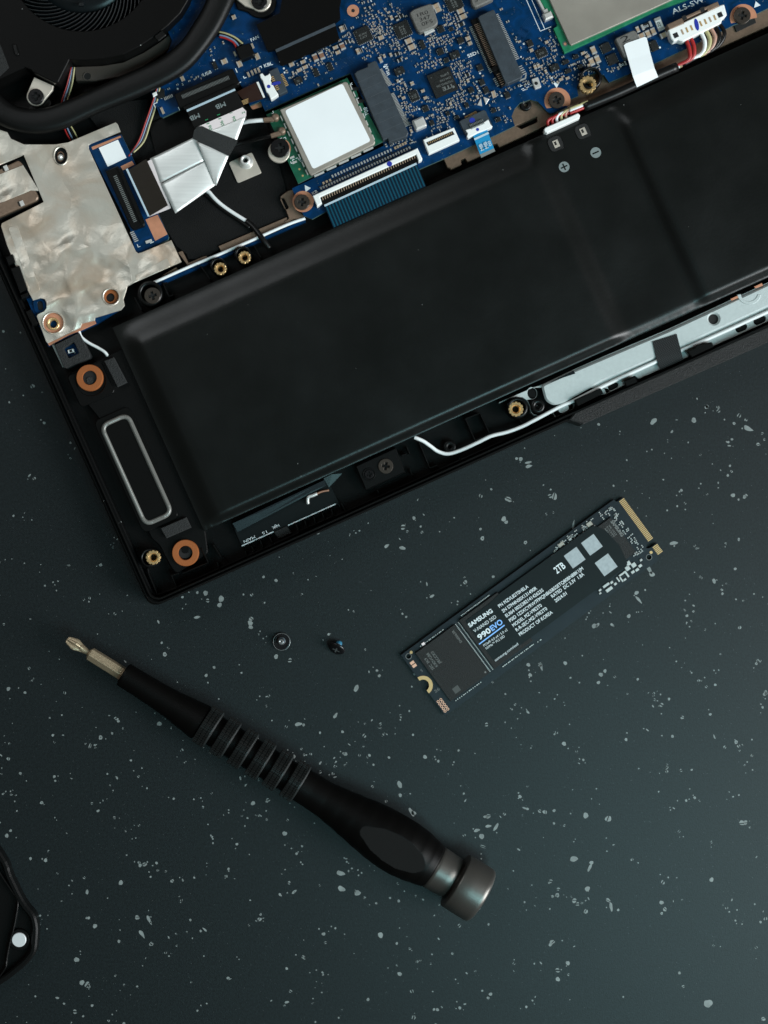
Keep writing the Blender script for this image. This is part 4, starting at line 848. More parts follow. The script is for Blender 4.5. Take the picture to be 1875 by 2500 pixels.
# strips of tape seen as steps in the foil
for pts in ([(20, 556), (42, 550), (98, 708), (78, 718)], [(330, 672), (408, 630), (417, 650), (333, 686)]):
    k = MB(); k.prism(fillet(pts, 4, 2), 8.2, 8.26, M['foil'], .03); k.build('foil_patch', plate)
k = MB(); k.flat(oval(148.5, 380, 17, 22, 0), 6.9, M['hole']); k.lathe(148, 384, [(.9, 7.0), (.8, 7.5), (.4, 7.9), (0, 8.0)], M['tin'], 14); k.prism(oval(148, 382, 9, 12, 0), 6.95, 7.05, M['brown'], 0, holes=[oval(148, 382, 7, 10, 0)]); k.build('grounding_post', io)
k = MB(); k.prism(circ(271, 724, 17.5, 26), 6.6, 7.5, M['orange'], .1, holes=[circ(269, 726, 10.5, 20)]); k.flat(circ(269, 726, 11.5, 20), 6.75, M['hole']); k.build('rubber_ring', io)
k = MB(); k.prism(circ(130, 788, 25.5, 30), 6.6, 7.7, M['copper'], .05, holes=[circ(130, 790, 13, 22)]); k.build('copper_ring', io)
k = MB(); k.lathe(130, 791, [(15.5/PXMM, 7.7), (15/PXMM, 8.0), (11/PXMM, 8.0), (9/PXMM, 7.5), (8.6/PXMM, 5.5)], M['brass'], 24); k.flat(circ(130, 791, 9.2, 18), 6.0, M['hole']); k.build('threaded_insert', io)
k = MB(); k.prism(stad(97, 746, 40, 30, 100), 6.6, 7.2, M['pcb'], .05, holes=[stad(98, 746, 24, 14, 100)]); k.flat(stad(98, 746, 26, 16, 100), 6.7, M['hole']); k.build('slot_tab', io)
k = MB(); k.prism([(196, 792), (228, 774), (235, 790), (200, 806), (168, 818), (120, 844), (116, 838), (196, 801)], 6.0, 7.0, M['copper'], .05); k.build('copper_strip', io)
k = MB(); k.prism([(241, 361), (288, 341), (309, 385), (263, 407)], 6.8, 6.86, M['paper']); st = k.build('sticker', io)
for pts in ([(294, 406), (322, 393), (328, 402), (300, 416)], [(355, 536), (385, 524), (409, 572), (379, 588)], [(223, 359), (294, 331), (296, 335), (226, 366)]):
    k = MB(); k.prism(pts, 6.8, 6.85, M['copper']); k.build('copper_pad', io)
k = MB(); k.prism([(257, 418), (287, 405), (293, 412), (353, 546), (351, 552), (326, 561), (320, 556)], 6.8, 8.3, M['plastic'], .2); cs = k.build('ribbon_socket', io)
pinrow([(281, 430, 330, 540, 27)], cs, 9, 2.0, 'silkdim', z0=8.3, z1=8.45, name='contact_row')
k = MB(); k.prism([(286, 409), (297, 412), (354, 543), (346, 549)], 8.3, 8.8, M['plastic_satin'], .1); k.build('latch', cs)
pinrow([(322, 567, 333, 588, 6)], io, 10, 2.4, 'solder', z0=6.8, z1=7.0)
k = MB(); k.text('L', 337, 604, 22, 8, 6.83, M['silk'], 7); k.prism(rect(363, 589, 16, 7, 20), 6.8, 7.1, M['tin'], .05); k.flat(rect(371, 592, 10, 2, 24), 6.83, M['silk']); k.build('board_print', io)
# small part seen through the sensor frame
sw = thing('sensor_frame', 'small dark square frame over a blue board below the silver plate', 'sensor', 175, 860, ZT)
q = MB(); q.prism(fillet([(133, 842), (193, 812), (220, 868), (218, 874), (160, 899), (155, 896)], 3, 2), ZT, 7.6, M['padfoam'], .15, holes=[fillet([(153, 850), (180, 834), (193, 862), (167, 875)], 3, 2)]); q.build('frame', sw)
k = MB(); k.flat([(150, 848), (184, 830), (197, 864), (165, 879)], 5.4, M['pcb']); k.prism(rect(173, 857, 15, 8, 14), 5.4, 6.0, M['white'], .05); k.prism(rect(173, 857, 7, 6, 14), 6.0, 6.05, M['hole']); k.text('+', 181, 866, 20, 9, 5.45, M['silk']); k.build('sensor', sw)
k = MB(); k.prism([(126, 842), (132, 840), (158, 894), (152, 896)], ZT, 7.0, M['silkdim'], .1); k.build('side_flap', sw)
# USB port at the left edge
us_ = thing('usb_port', 'metal port shell partly wrapped in silver foil at the left edge', 'port', 20, 440, ZT)
q = MB(); q.prism([(-60, 430), (0, 405), (56, 384), (102, 491), (0, 537), (-60, 560)], ZT, 6.0, M['hole'], 0); q.build('recess', us_)
q = MB(); q.prism(fillet([(-50, 434), (0, 412), (44, 391), (52, 397), (94, 480), (90, 489), (0, 528), (-50, 548)], 5, 3), 6.0, 7.9, M['bronze'], .35); q.build('shell', us_)
q = MB(); q.prism([(-40, 438), (0, 425), (56, 403), (96, 466), (74, 465), (10, 492), (-40, 505)], 7.9, 8.1, M['foil'], .05); q.build('foil_wrap', us_)
for x, y in ((14, 410), (53, 496)):
    k = MB(); k.box(x, y, 10, 13, TH, 7.9, 8.3, M['tin'], .1); k.box(x-7, y+2, 3, 11, TH, 7.9, 8.0, M['hole']); k.build('spring_tab', us_)
# ================================================================ FOLDED SILVER RIBBON CABLE
rc = thing('ribbon_cable', 'folded silver ribbon cable with black ends printed MB', 'ribbon cable', 470, 380, 6)
q = MB(); q.sheet([(455, 269, 10.8), (574, 217, 10.8), (597, 261, 10.6), (475, 313, 10.6)], M['wblk'], .15); e1 = q.build('black_end', rc)
k = MB(); k.sheet([(455, 268, 10.95), (573, 216, 10.95), (575, 220.5, 10.95), (457, 273, 10.95)], M['paleblue'], .1); k.build('stripe', e1)
t = MB(); t.text('MB', 548, 248, 202, 11, 10.85, M['markgrey'], 25, .02); t.text('MB', 485, 276, 202, 11, 10.85, M['markgrey'], 25, .02); t.build('lettering', e1)
q = MB(); q.sheet([(484, 309, 10.9), (592, 262, 10.9), (601, 271, 10.9), (601, 282, 10.9), (506, 322, 10.9)], M['pink'], .1); ps = q.build('number_strip', rc)
t = MB()
for s_, x, y in (('06', 519, 316), ('11', 512, 301), ('06', 548, 305), ('11', 541, 289), ('06', 577, 294), ('1', 568, 275), ('2', 599, 276)): t.text(s_, x, y, 110, 8, 10.96, M['greenink'], 12 if len(s_) > 1 else None)
t.build('numbers', ps)
q = MB(); q.patch([(505, 322, 10.85), (601, 282, 10.85), (577, 345, 10.8), (520, 331, 10.85)], M['ribbon'], .3, 8, .12, .06); q.build('upper_fold', rc)
q = MB(); q.patch([(480, 345, 10.7), (559, 379, 10.7), (528, 453, 8.7), (525, 451, 8.6)], M['ribbon'], .5, 10, .12, .08); q.build('lower_fold', rc)
q = MB(); q.patch([(366, 387, 8.5), (478, 333, 9.9), (500, 392, 9.4), (391, 447, 8.7)], M['ribbon'], .4, 10, .14, .08); q.build('main_band', rc)
q = MB(); q.patch([(392, 449, 8.8), (500, 393, 9.35), (527, 451, 8.2), (428, 521, 9.6)], M['ribbon'], .5, 12, .14, .12); q.build('main_band', rc)
k = MB(); k.sheet([(391, 446.5, 9.0), (500, 392.5, 9.55), (500, 393.6, 9.55), (391, 447.6, 9.0)], M['silkdim'], .08); k.build('seam', rc)
q = MB(); q.sheet([(360, 394, 8.5), (369, 389, 8.6), (396, 448, 8.5), (416, 503, 8.8), (418, 508, 8.8), (364, 529, 8.35)], M['pink'], .1); q.build('backing_strip', rc)
q = MB(); q.sheet([(314, 415, 8.8), (357, 388, 8.8), (410, 501, 8.9), (364, 528, 8.9)], M['wblk_end'], .15); e2 = q.build('black_end', rc)
k = MB(); k.sheet([(307, 413, 8.95), (311.5, 411, 8.95), (365, 527, 8.95), (361, 529, 8.95)], M['paleblue'], .1); k.build('stripe', e2)
k = MB(); k.sheet([(470, 338, 10.6), (474, 318, 11.0), (482, 309, 11.1), (494, 308, 11.15), (515, 318, 11.2), (580, 342, 11.2), (579, 348, 11.2), (559, 381, 11.0)], M['cloth'], .15); k.build('cloth_tape', rc)
# dark film under the cable
q = MB(); q.prism([(362, 302), (490, 250), (500, 330), (380, 380)], 4.9, 5.5, M['plastic'], .1); q.build('dark_film', None, 'smooth black film patch left of the folded silver ribbon cable', 'film')
# kapton ribbon
kp = thing('flex_cable', 'short dark brown flexible cable plugged into the white latch', 'flex cable', 610, 225, 8)
q = MB(); q.sheet([(578, 224, 9.6), (626, 200, 9.8), (632, 199, 9.8), (648, 237, 9.8), (640, 242, 9.7), (606, 252, 9.4), (590, 240, 9.4)], M['kapton'], .12); q.build('film', kp)
k = MB(); k.sheet([(626, 201, 9.95), (631, 199, 9.95), (647, 237, 9.95), (643, 239, 9.95)], M['white'], .1); k.build('stripe', kp)
for i in range(4): k = MB(); k.sheet([(588, 247+i*3.2, 9.6), (606, 240+i*3.2, 9.6), (606, 241.6+i*3.2, 9.6), (588, 248.6+i*3.2, 9.6)], M['goldc'], .05); k.build('conductor', kp)
q = MB(); q.prism(fillet([(609, 258), (636, 246), (641, 259), (616, 267)], 3, 2), 6.2, 6.9, M['copper'], .1); q.build('copper_tab', kp)
# keyboard ribbon and touchpad ribbon
kr = thing('keyboard_ribbon', 'wide dark blue striped ribbon disappearing under the battery', 'ribbon cable', 910, 480, 7)
q = MB(); q.sheet([(792, 503, 9.9), (1018, 400, 9.9), (1040, 455, 9.0), (814, 556, 9.0)], M['kbdark'], .12); kf = q.build('film', kr)
for i in range(30):
    t = (i+.5)/30; x0, y0 = 792+226*t, 503-103*t
    k = MB(); k.sheet([(x0-1.6, y0+.8, 9.95), (x0+1.6, y0-.8, 9.95), (x0+23.6, y0+52, 9.05), (x0+20.4, y0+53.6, 9.05)], M['kbblue'], .05); k.build('conductor', kf)
k = MB(); k.sheet([(791, 500, 10.1), (1016, 397, 10.1), (1018, 401.5, 10.1), (793, 504.5, 10.1)], M['paleblue'], .1); k.build('stripe', kr)
tr_ = thing('touchpad_ribbon', 'narrow bright blue ribbon printed MB at the lower edge of the board', 'ribbon cable', 1180, 350, 7)
q = MB(); q.sheet([(1155, 332, 9.9), (1189, 316, 9.9), (1206, 362, 9.4), (1172, 377, 9.4)], M['cyan'], .12); q.build('film', tr_)
k = MB(); k.sheet([(1157, 338, 10.0), (1192, 322, 10.0), (1194, 326.5, 10.0), (1159, 342.5, 10.0)], M['paleblue'], .05); k.build('stripe', tr_)
k = MB(); k.sheet([(1172, 377, 9.42), (1206, 362, 9.42), (1209, 369, 9.2), (1175, 385, 9.2)], M['silkdim'], .12); k.build('stiffener', tr_)
t = MB(); t.text('MB', 1182, 366, 112, 8, 9.99, M['paleblue'], 17, .03); t.text('MB', 1193, 361, 112, 8, 9.99, M['paleblue'], 17, .03); t.text('00', 1201, 355, 112, 7, 9.99, M['paleblue'], 13, .02); t.build('lettering', tr_)
# ================================================================ FAN
fn = thing('cooling_fan', 'round black cooling fan with a soft foam ring at the upper left corner', 'fan', 200, 80, ZT)
fc_ = (199, -102)
arc = [(470, -30), (459, 0), (440, 32), (410, 62), (372, 92), (340, 113), (300, 133), (250, 144), (205, 147), (169, 146), (142, 200), (136, 203), (86, 178), (79, 175), (77, 171), (60, 164), (0, 192), (-120, 240)]
q = MB(); q.prism(arc+[(-160, 200), (-160, -420), (470, -420)], 5.0, 12.6, M['fanblk'], .2, holes=[circ(*fc_, 178, 72)]); q.build('housing', fn)
arc2 = [(478, 0), (462, 34), (432, 68), (392, 101), (350, 128), (300, 152), (250, 160), (180, 163), (185, 196), (230, 198), (290, 188), (345, 165), (400, 130), (440, 96), (476, 50), (492, 0)]
q = MB(); q.prism(arc2, ZT, 7.0, M['fanside'], .2); q.build('base_plate', fn)
k = MB(); k.prism(circ(212, 186, 10.5, 22), 6.9, 7.15, M['fanside'], .05, holes=[circ(213, 186, 8.5, 20)]); k.flat(circ(213, 186, 9, 20), 7.05, M['hole']); k.build('drilled_hole', fn)
q = MB(); q.flat(circ(*fc_, 181, 60), 6.5, M['hole']); im = q.build('well', fn)
rmm = 1/PXMM
q = MB(); q.lathe(*fc_, [(0.01, 12.3), (70*rmm, 12.3), (78*rmm, 12.0), (84*rmm, 10.6), (100*rmm, 10.6), (112*rmm, 10.3), (126*rmm, 8.8), (134*rmm, 7.0)], M['fangloss'], 64); imp = q.build('impeller', fn)
bb = MB(); z0, z1 = 7.0, 11.2; r0, r1 = 126*rmm, 175*rmm
n_ = 5; vv = []; ff = []
for i in range(n_+1):
    t = i/n_; r_ = r0+(r1-r0)*t; a_ = -.42*t
    for dz in (z0, z1-.4*(1-t)):
        for th_ in (-.013, .013): vv.append((r_*math.cos(a_+th_*(r0/r_)), r_*math.sin(a_+th_*(r0/r_)), dz))
for i in range(n_):
    b_ = i*4; c_ = b_+4
    ff += [[b_+2, b_+3, c_+3, c_+2], [b_, c_, c_+2, b_+2], [b_+1, b_+3, c_+3, c_+1]]
ff += [[0, 1, 3, 2], [n_*4, n_*4+2, n_*4+3, n_*4+1]]
bb.add(vv, ff, M['fangloss']); bme = bb.mesh('blade', Vector((0, 0, 0)))
iw = W(*fc_, 12.3)
for i in range(66):
    o = bpy.data.objects.new('blade', bme); link(o, 'blade', imp, Vector((iw.x, iw.y, 0))*MM); o.rotation_euler = (0, 0, 2*math.pi*i/66)
k = MB(); k.prism(rect(198, 10, 13, 9, 0), 11.8, 12.5, M['fangloss'], .1); k.build('hub_notch', imp)
for (x, y, w_, h_, a_) in ((38, 121, 10, 28, 14), (391, 87, 16, 27, -52)):
    k = MB(); k.prism(rrect(x, y, w_, h_, 4, a_), 12.5, 13.1, M['plastic_satin'], .2); k.build('snap_tab', fn)
q = MB(); q.prism([(83, 188), (130, 209), (128, 220), *circ(87, 235, 22.5, 16, -30, -205)], 8.0, 8.9, M['sheet'], .15); q.build('lug', fn)
screw(87, 235, 19, 9.9, fn, 'screwk', 8)
k = MB(); k.prism(stad(97, 258, 60, 22, 20), ZT, 7.4, M['plastic_satin'], .2); k.build('lug_pad', fn)
# soft foam gasket ring
outer = [(600, -140), (580, -40), (574, 0), (560, 31), (545, 62), (524, 96), (500, 128), (469, 164), (430, 193), (384, 217), (320, 246), (241, 277), (169, 311), (130, 323), (96, 328), (60, 326), (36, 320), (0, 306), (-40, 280), (-80, 230)]
inner = [(-40, 190), (0, 231), (22, 250), (48, 262), (85, 265), (120, 260), (183, 236), (284, 190), (330, 170), (380, 147), (420, 120), (448, 92), (469, 60), (488, 30), (502, 0), (515, -50), (520, -140)]
q = MB(); sp_o = spline([(a, b, 0) for a, b in outer], 3); sp_i = spline([(a, b, 0) for a, b in inner[::-1]], 3)
# cushion cross-section swept between the inner and the outer edge
NS = 60; prof = [(0.0, 4.6), (0.02, 11.2), (.08, 12.0), (.22, 12.4), (.5, 12.6), (.72, 12.5), (.86, 12.1), (.95, 11.2), (.99, 10.0), (1.0, 8.0), (1.0, 4.6)]
def samp(P, t):
    L = [0]
    for a, b in zip(P, P[1:]): L.append(L[-1]+(b-a).length)
    d = t*L[-1]
    for i in range(len(P)-1):
        if L[i+1] >= d: f = (d-L[i])/max(1e-9, L[i+1]-L[i]); return P[i].lerp(P[i+1], f)
    return P[-1]
vv = []; ff = []
for i in range(NS+1):
    a = samp(sp_i, i/NS); b = samp(sp_o, i/NS)
    for t, z in prof: p = a.lerp(b, t); vv.append(W(p.x, p.y, z))
m_ = len(prof)
for i in range(NS):
    for j in range(m_-1): ff.append([i*m_+j, (i+1)*m_+j, (i+1)*m_+j+1, i*m_+j+1])
q.add(vv, ff, M['foamring'], True); q.build('foam_gasket', fn)
k = MB(); k.prism([(-80, 100), (0, 108), (22, 165), (0, 186), (-80, 220)], 12.6, 12.75, M['padfoam'], .05); k.build('foam_pad', fn)
# fan leads
fw = thing('fan_wires', 'four thin coloured fan wires looping from the fan to the boards', 'wires', 250, 250, 6)
for m_, o in (('wred', -6), ('wblue', -1.5), ('wblk', 2), ('wyel', 6)):
    k = MB(); k.tube([(178+o*.6, 164, 8.2), (170+o, 205, 7.4), (157+o*1.1, 252, 6.5), (158+o, 290, 6.2), (170+o*1.7, 320, 6.2), (184+o*1.6, 346, 6.0)], .24, M[m_], 7, 4); k.build('wire', fw)
    k = MB(); k.tube([(387+o*.5, 214, 9.6), (376+o*.9, 255, 8.0), (361+o, 300, 6.6), (345+o*1.1, 345, 6.0), (320+o, 377-o*.8, 6.8)], .24, M[m_], 7, 5); k.build('wire', fw)
    k = MB(); k.tube([(535, 84-o, 9.6), (552, 88-o, 9.8), (572+o*.4, 98-o, 9.9), (585+o*1.3, 112-o*.8, 9.8)], .3, M[m_], 7, 5); k.build('wire', fw)
q = MB(); q.prism([(370, 226), (384, 218), (400, 216), (402, 236), (385, 240)], ZB, 9.4, M['chip'], .1); q.prism([(371, 228), (381, 223), (384, 231), (374, 236)], 9.0, 9.8, M['white'], .1); q.build('wire_plug', fw)
# ================================================================ SPEAKER
spk = thing('speaker_module', 'black speaker module with grey oval surround and two orange rubber grommets', 'speaker', 330, 1140, ZT)
q = MB(); q.prism(fillet([(168, 912), (215, 892), (262, 868), (300, 850), (330, 915), (500, 1290), (508, 1350), (430, 1402), (415, 1382), (388, 1330), (370, 1316), (240, 1020), (178, 945)], 8, 3), ZT, 7.4, M['plastic'], .3); q.build('housing', spk)
q = MB(); q.prism(rrect(333, 1146, 96, 300, 18), 7.3, 7.9, M['plastic_satin'], .15); q.build('surround_plate', spk)
# ribbed surround: swept half round with corrugated corners
loop = fillet(rect(333, 1146.5, 70, 264, TH), 21, 14)
q = MB(); vv = []; ff = []; n_ = len(loop); c0 = (333, 1146.5)
for i in range(n_):
    a = Vector(loop[i-1]); b = Vector(loop[(i+1) % n_]); p = Vector(loop[i]); tdir = (b-a).normalized(); nrm = Vector((-tdir.y, tdir.x))
    if nrm.dot(p-Vector(c0)) < 0: nrm = -nrm
    k_ = i % 15; corr = .14*(1 if i % 2 else -1) if 0 < k_ < 14 else 0
    for t in range(9):
        an_ = math.pi*t/8; q2 = p+nrm*(-math.cos(an_)*5.8); vv.append(W(q2.x, q2.y, 7.9+(.8+corr)*math.sin(an_)))
for i in range(n_):
    j = (i+1) % n_
    for t in range(8): ff.append([i*9+t, j*9+t, j*9+t+1, i*9+t+1])
q.add(vv, ff, M['ring'], True); q.build('surround', spk)
q = MB(); q.prism(fillet(rect(333, 1146.5, 60, 254, TH), 16, 6), 7.8, 8.1, M['plastic_satin'], .05); q.build('diaphragm', spk)
for (x, y, hx, hy) in ((220.6, 923, 219, 923), (453.8, 1349.6, 451, 1345)):
    k = MB(); k.lathe(x, y, [(16.5/PXMM, 7.4), (17/PXMM, 8.5), (17.8/PXMM, 8.75), (30.5/PXMM, 8.75), (31.6/PXMM, 8.55), (32/PXMM, 8.2), (32/PXMM, 7.3)], M['orange'], 40, smooth=False); k.flat(circ(hx, hy, 18, 24), 8.0, M['hole']); g = k.build('grommet', spk)
    k = MB(); k.prism(rrect(hx+1, hy+8 if y < 1000 else hy-5, 16, 22, 7, TH-10), 8.0, 8.25, M['padfoam'] if y < 1000 else M['plastic'], .05); k.build('peg', g)
for pts in ([(254, 881), (277, 872), (309, 933), (286, 944)], [(392, 1290), (454, 1263), (466, 1288), (406, 1314)]):
    k = MB(); k.prism(pts, 7.3, 9.0, M['padfoam'], .15); k.build('foam_pad', spk)
k = MB(); k.prism(rrect(222, 938, 92, 84, 10), 7.2, 7.8, M['plastic_satin'], .2, holes=[circ(222, 930, 36, 30)]); k.build('grommet_seat', spk)
k = MB(); k.tube([(193, 808, 6.4), (198, 822, 6.4), (215, 836, 6.4), (241, 850, 6.6), (258, 862, 7.0), (268, 880, 6.6)], .45, M['wirewhite'], 8, 5); k.build('lead', spk)
# ================================================================ TOUCHPAD BOARD
tb = thing('touchpad_board', 'narrow black circuit board printed NJK 15 MAIN at the front edge', 'circuit board', 700, 1270, ZT)
q = MB(); q.prism([(566, 1280), (800, 1172), (836, 1246), (824, 1232), (590, 1336), (588, 1328)], ZT+.05, 5.6, M['labelk'], .1); q.prism([(572, 1292), (806, 1188), (822, 1230), (590, 1333)], ZT+.1, 5.75, M['labelk'], .05); q.build('board', tb)
k = MB(); k.sheet([(568, 1278, 7.4), (792, 1172, 7.4), (798, 1184, 6.6), (580, 1299, 6.6)], M['greyfilm'], .1); k.build('film', tb)
t = MB(); t.text('NJK', 680, 1279, 204, 6.5, 5.8, M['silk'], 18); t.text('15', 650, 1295, 204, 6.5, 5.8, M['silk'], 12); t.text('MAIN', 621, 1307, 206, 7, 5.8, M['silk'], 30)
for a, b_ in (((590, 1333), (668, 1298)), ((703, 1283), (820, 1230))): t.flat(rect((a[0]+b_[0])/2, (a[1]+b_[1])/2, math.hypot(b_[0]-a[0], b_[1]-a[1]), 2.6, TH), 5.79, M['silk'])
t.build('board_print', tb)
k = MB(); k.prism([(668, 1299), (700, 1284), (712, 1302), (680, 1315)], ZT, 6.2, M['padfoam'], .1); k.build('foam_pad', tb)
k = MB(); k.tube([(752, 1230, 6.4), (751, 1220, 6.8), (754, 1213, 7.0), (763, 1210, 7.0), (774, 1205, 6.8)], .5, M['solder'], 8, 4); k.tube([(772, 1206, 6.7), (786, 1200, 6.4), (803, 1197, 6.0)], .3, M['brown'], 6, 3); k.build('solder_joint', tb)
k = MB(); k.sheet([(790, 1168, 7.6), (810, 1158, 7.6), (835, 1156, 7.2), (822, 1172, 7.0), (803, 1190, 6.8)], M['plastic_satin'], .1); k.build('flap', tb)
# ================================================================ TOUCHPAD BRACKET
br = thing('touchpad_bracket', 'long pale zinc metal bracket along the front edge of the laptop', 'bracket', 1600, 880, ZT)
basep = [(1218, 982), (1300, 946), (1318, 941), (1402, 901), (1475, 869), (1629, 804), (1781, 733), (1875, 689), (2120, 578), (2120, 676), (1875, 785), (1742, 845), (1738, 836), (1696, 850), (1698, 864), (1610, 903), (1560, 925), (1549, 917), (1522, 930), (1526, 940), (1480, 962), (1476, 952), (1470, 948), (1402, 978), (1402, 997), (1392, 1002), (1356, 1019), (1350, 1008), (1330, 1014), (1315, 1015), (1303, 1013), (1296, 1006), (1293, 990), (1286, 977), (1275, 970), (1259, 968), (1245, 972), (1219, 984)]
hs = [oval(1299, 960, 11.5, 14, 10), stad(1376, 998, 25, 14), stad(1497, 943, 27, 15), stad(1810, 801, 30, 16), stad(1855, 782, 32, 17)]
q = MB(); q.prism(basep, ZT, 7.8, M['bracket'], .1, holes=hs); bp_ = q.build('plate', br)
for h in hs[1:] + hs[:1]:
    cx = sum(p[0] for p in h)/len(h); cy = sum(p[1] for p in h)/len(h)
    k = MB(); k.prism([(cx+(x-cx)*.93, cy+(y-cy)*.93) for x, y in h], ZT, 7.6, M['plastic'], .3); k.build('rubber_plug', br)
shelf = fillet([(1322, 941), (1402, 905), (1475, 874), (1629, 809), (1781, 738), (1875, 694), (2110, 588), (2110, 642), (1875, 749), (1600, 874), (1475, 928), (1372, 986), (1349, 989), (1332, 978)], 9, 4)
q = MB(); q.prism(shelf, 7.8, 8.9, M['bracket'], .5, holes=[circ(1742.6, 778.5, 12.5, 26)]); sh_ = q.build('raised_shelf', br)
k = MB(); k.flat(circ(1742.6, 778.5, 13.5, 26), 7.95, M['hole']); k.build('round_hole', sh_)
k = MB(); k.prism(circ(1829, 714, 30, 24, 190, 350)+circ(1829, 714, 21, 24, 190, 350)[::-1], 8.88, 9.06, M['bracket'], .15); k.build('embossed_ring', sh_)
k = MB(); k.lathe(1312, 992, [(17*rmm, 7.8), (17*rmm, 8.6), (15*rmm, 9.0), (9*rmm, 9.0), (5*rmm, 8.4), (4*rmm, 7.8), (0.01, 7.8)], M['plastic_satin'], 26); k.build('rubber_post', br)
k = MB(); k.prism([(1345, 932), (1400, 905), (1405, 912), (1350, 930)], 8.3, 9.05, M['greyfilm'], .05); k.build('dark_film', br)
for pts in ([(1783, 730), (1800, 722), (1803, 727), (1786, 734)], [(1841, 700), (1860, 691), (1863, 697), (1845, 704)]):
    k = MB(); k.prism(pts, 8.8, 9.1, M['copper'], .03); k.build('copper_spot', br)
q = MB(); q.tube([(1012, 1068, 8.3), (1020, 1071, 8.4), (1035, 1078, 8.2), (1052, 1090, 7.8), (1069, 1102, 7.4), (1093, 1108, 7.2), (1124, 1099.5, 7.2), (1165, 1081, 7.6), (1199, 1064.5, 8.2), (1237.5, 1055, 8.4), (1274, 1041.6, 8.4), (1301, 1028, 8.4), (1369, 992, 8.4), (1400, 979, 8.4), (1475, 941.7, 8.4), (1605, 881.5, 8.4), (1745, 820, 8.4), (1875, 761, 8.4), (2100, 658, 8.4)], .55, M['wirewhite'], 10, 5)
q.build('speaker_cable', None, 'long white cable snaking from the battery edge along the zinc bracket', 'cable')
# woven tape over the bracket, its threads as real relief
wt = thing('woven_tape', 'piece of black woven tape stuck across the zinc bracket', 'tape', 1630, 858, 8)
q = MB(); tpz = [(1593, 834, 9.15), (1652, 815, 9.15), (1660, 846, 9.2), (1664, 862, 9.2), (1668, 878, 9.05), (1612, 904, 9.05), (1603, 876, 9.2), (1600, 866, 9.2)]
q.sheet([tpz[0], tpz[1], tpz[2], tpz[7]], M['fabric'], .12); q.sheet([tpz[7], tpz[2], tpz[3], tpz[6]], M['fabric'], .12); q.sheet([tpz[6], tpz[3], tpz[4], tpz[5]], M['fabric'], .12); q.build('cloth', wt)
k = MB()
def tz(s_, t):
    row = [(0, (1593, 834), (1652, 815), 9.15), (.40, (1600, 866), (1660, 846), 9.2), (.62, (1603, 876), (1664, 862), 9.2), (1, (1612, 904), (1668, 878), 9.05)]
    for a, b in zip(row, row[1:]):
        if t <= b[0]+1e-6:
            f = (t-a[0])/(b[0]-a[0]); l = [a[1][i]+(b[1][i]-a[1][i])*f for i in (0, 1)]; r_ = [a[2][i]+(b[2][i]-a[2][i])*f for i in (0, 1)]
            return (l[0]+(r_[0]-l[0])*s_, l[1]+(r_[1]-l[1])*s_, a[3]+(b[3]-a[3])*f+.03)
for i in range(24):
    for j in range(20):
        s_ = (i+.5)/24; t = (j+.5)/20
        if (i+j) % 2: continue
        k.sheet([tz(s_-.014, t-.021), tz(s_+.014, t-.021), tz(s_+.014, t+.021), tz(s_-.014, t+.021)], M['weave'], .02)
k.build('thread', wt, kind='stuff')
# ================================================================ SSD
ss_ = thing('solid_state_drive', 'black solid state drive stick with white printed label on the table', 'drive', 1300, 1480, 0)
SA = 36.15; CA, SNA = math.cos(R(SA)), math.sin(R(SA)); SP = 8.336
def S(l, w_): return (979+(CA*l+SNA*w_)*SP, 1599.5+(-SNA*l+CA*w_)*SP)
def Sr(l0, l1, w0, w1): return [S(l0, w0), S(l1, w0), S(l1, w1), S(l0, w1)]
out = [S(0, 0), S(77.2, 0), S(77.5, 1.05), S(79.6, 1.05), S(80, 1.4), S(80, 16.0), S(79.8, 16.25), S(77.3, 16.3), S(76.6, 16.8), S(76.6, 17.2), S(77.3, 17.7), S(79.8, 17.75), S(80, 17.95), S(80, 20.7), S(79.6, 20.95), S(77.5, 20.95), S(77.2, 22), S(0, 22), S(0, 12.75)]
out += [S(1.75*math.sin(R(a)), 11+1.75*math.cos(R(a))) for a in range(15, 180, 15)]+[S(0, 9.25)]
q = MB(); q.prism(out, .45, 1.25, M['pcb_edge2'], 0, holes=[circ(*S(1.6, 1.6), 6.3, 18), circ(*S(75.6, 19.7), 6.3, 18)], top=M['navy']); q.build('board', ss_)
arcp = [S(1.75*math.sin(R(a)), 11+1.75*math.cos(R(a))) for a in range(0, 181, 12)]; arco = [S(2.85*math.sin(R(a)), 11+2.85*math.cos(R(a))) for a in range(0, 181, 12)]
k = MB(); k.prism(arcp+arco[::-1], 1.25, 1.29, M['goldc']); k.build('mounting_pad', ss_)
for i in range(30):
    w0 = 1.35+i*.49; k = MB(); k.prism(Sr(78.1, 79.85, w0, w0+.31), 1.24, 1.28, M['goldc']); k.build('contact_finger', ss_)
for i in range(6):
    w0 = 17.95+i*.48; k = MB(); k.prism(Sr(78.1, 79.85, w0, w0+.31), 1.24, 1.28, M['goldc']); k.build('contact_finger', ss_)
k = MB(); k.prism([S(79.85, 1.3), S(80, 1.4), S(80, 16), S(79.85, 16.1)], 1.0, 1.2, M['goldc']); k.build('edge_bevel', ss_)
q = MB(); q.prism(Sr(3.7, 17.9, 2.0, 19.5), 1.25, 2.05, M['chip'], .08); c1 = q.build('memory_chip', ss_)
q = MB(); q.prism(Sr(19.7, 33.7, 1.8, 19.4), 1.25, 2.05, M['chip'], .08); q.build('memory_chip', ss_)
q = MB(); q.prism(Sr(59, 73.4, 3.6, 16.2), 1.25, 1.95, M['chip'], .08); cc = q.build('controller_chip', ss_)
q = MB(); q.prism(Sr(38, 52, 3.4, 17.0), 1.25, 2.0, M['chip'], .08); q.build('memory_chip', ss_)
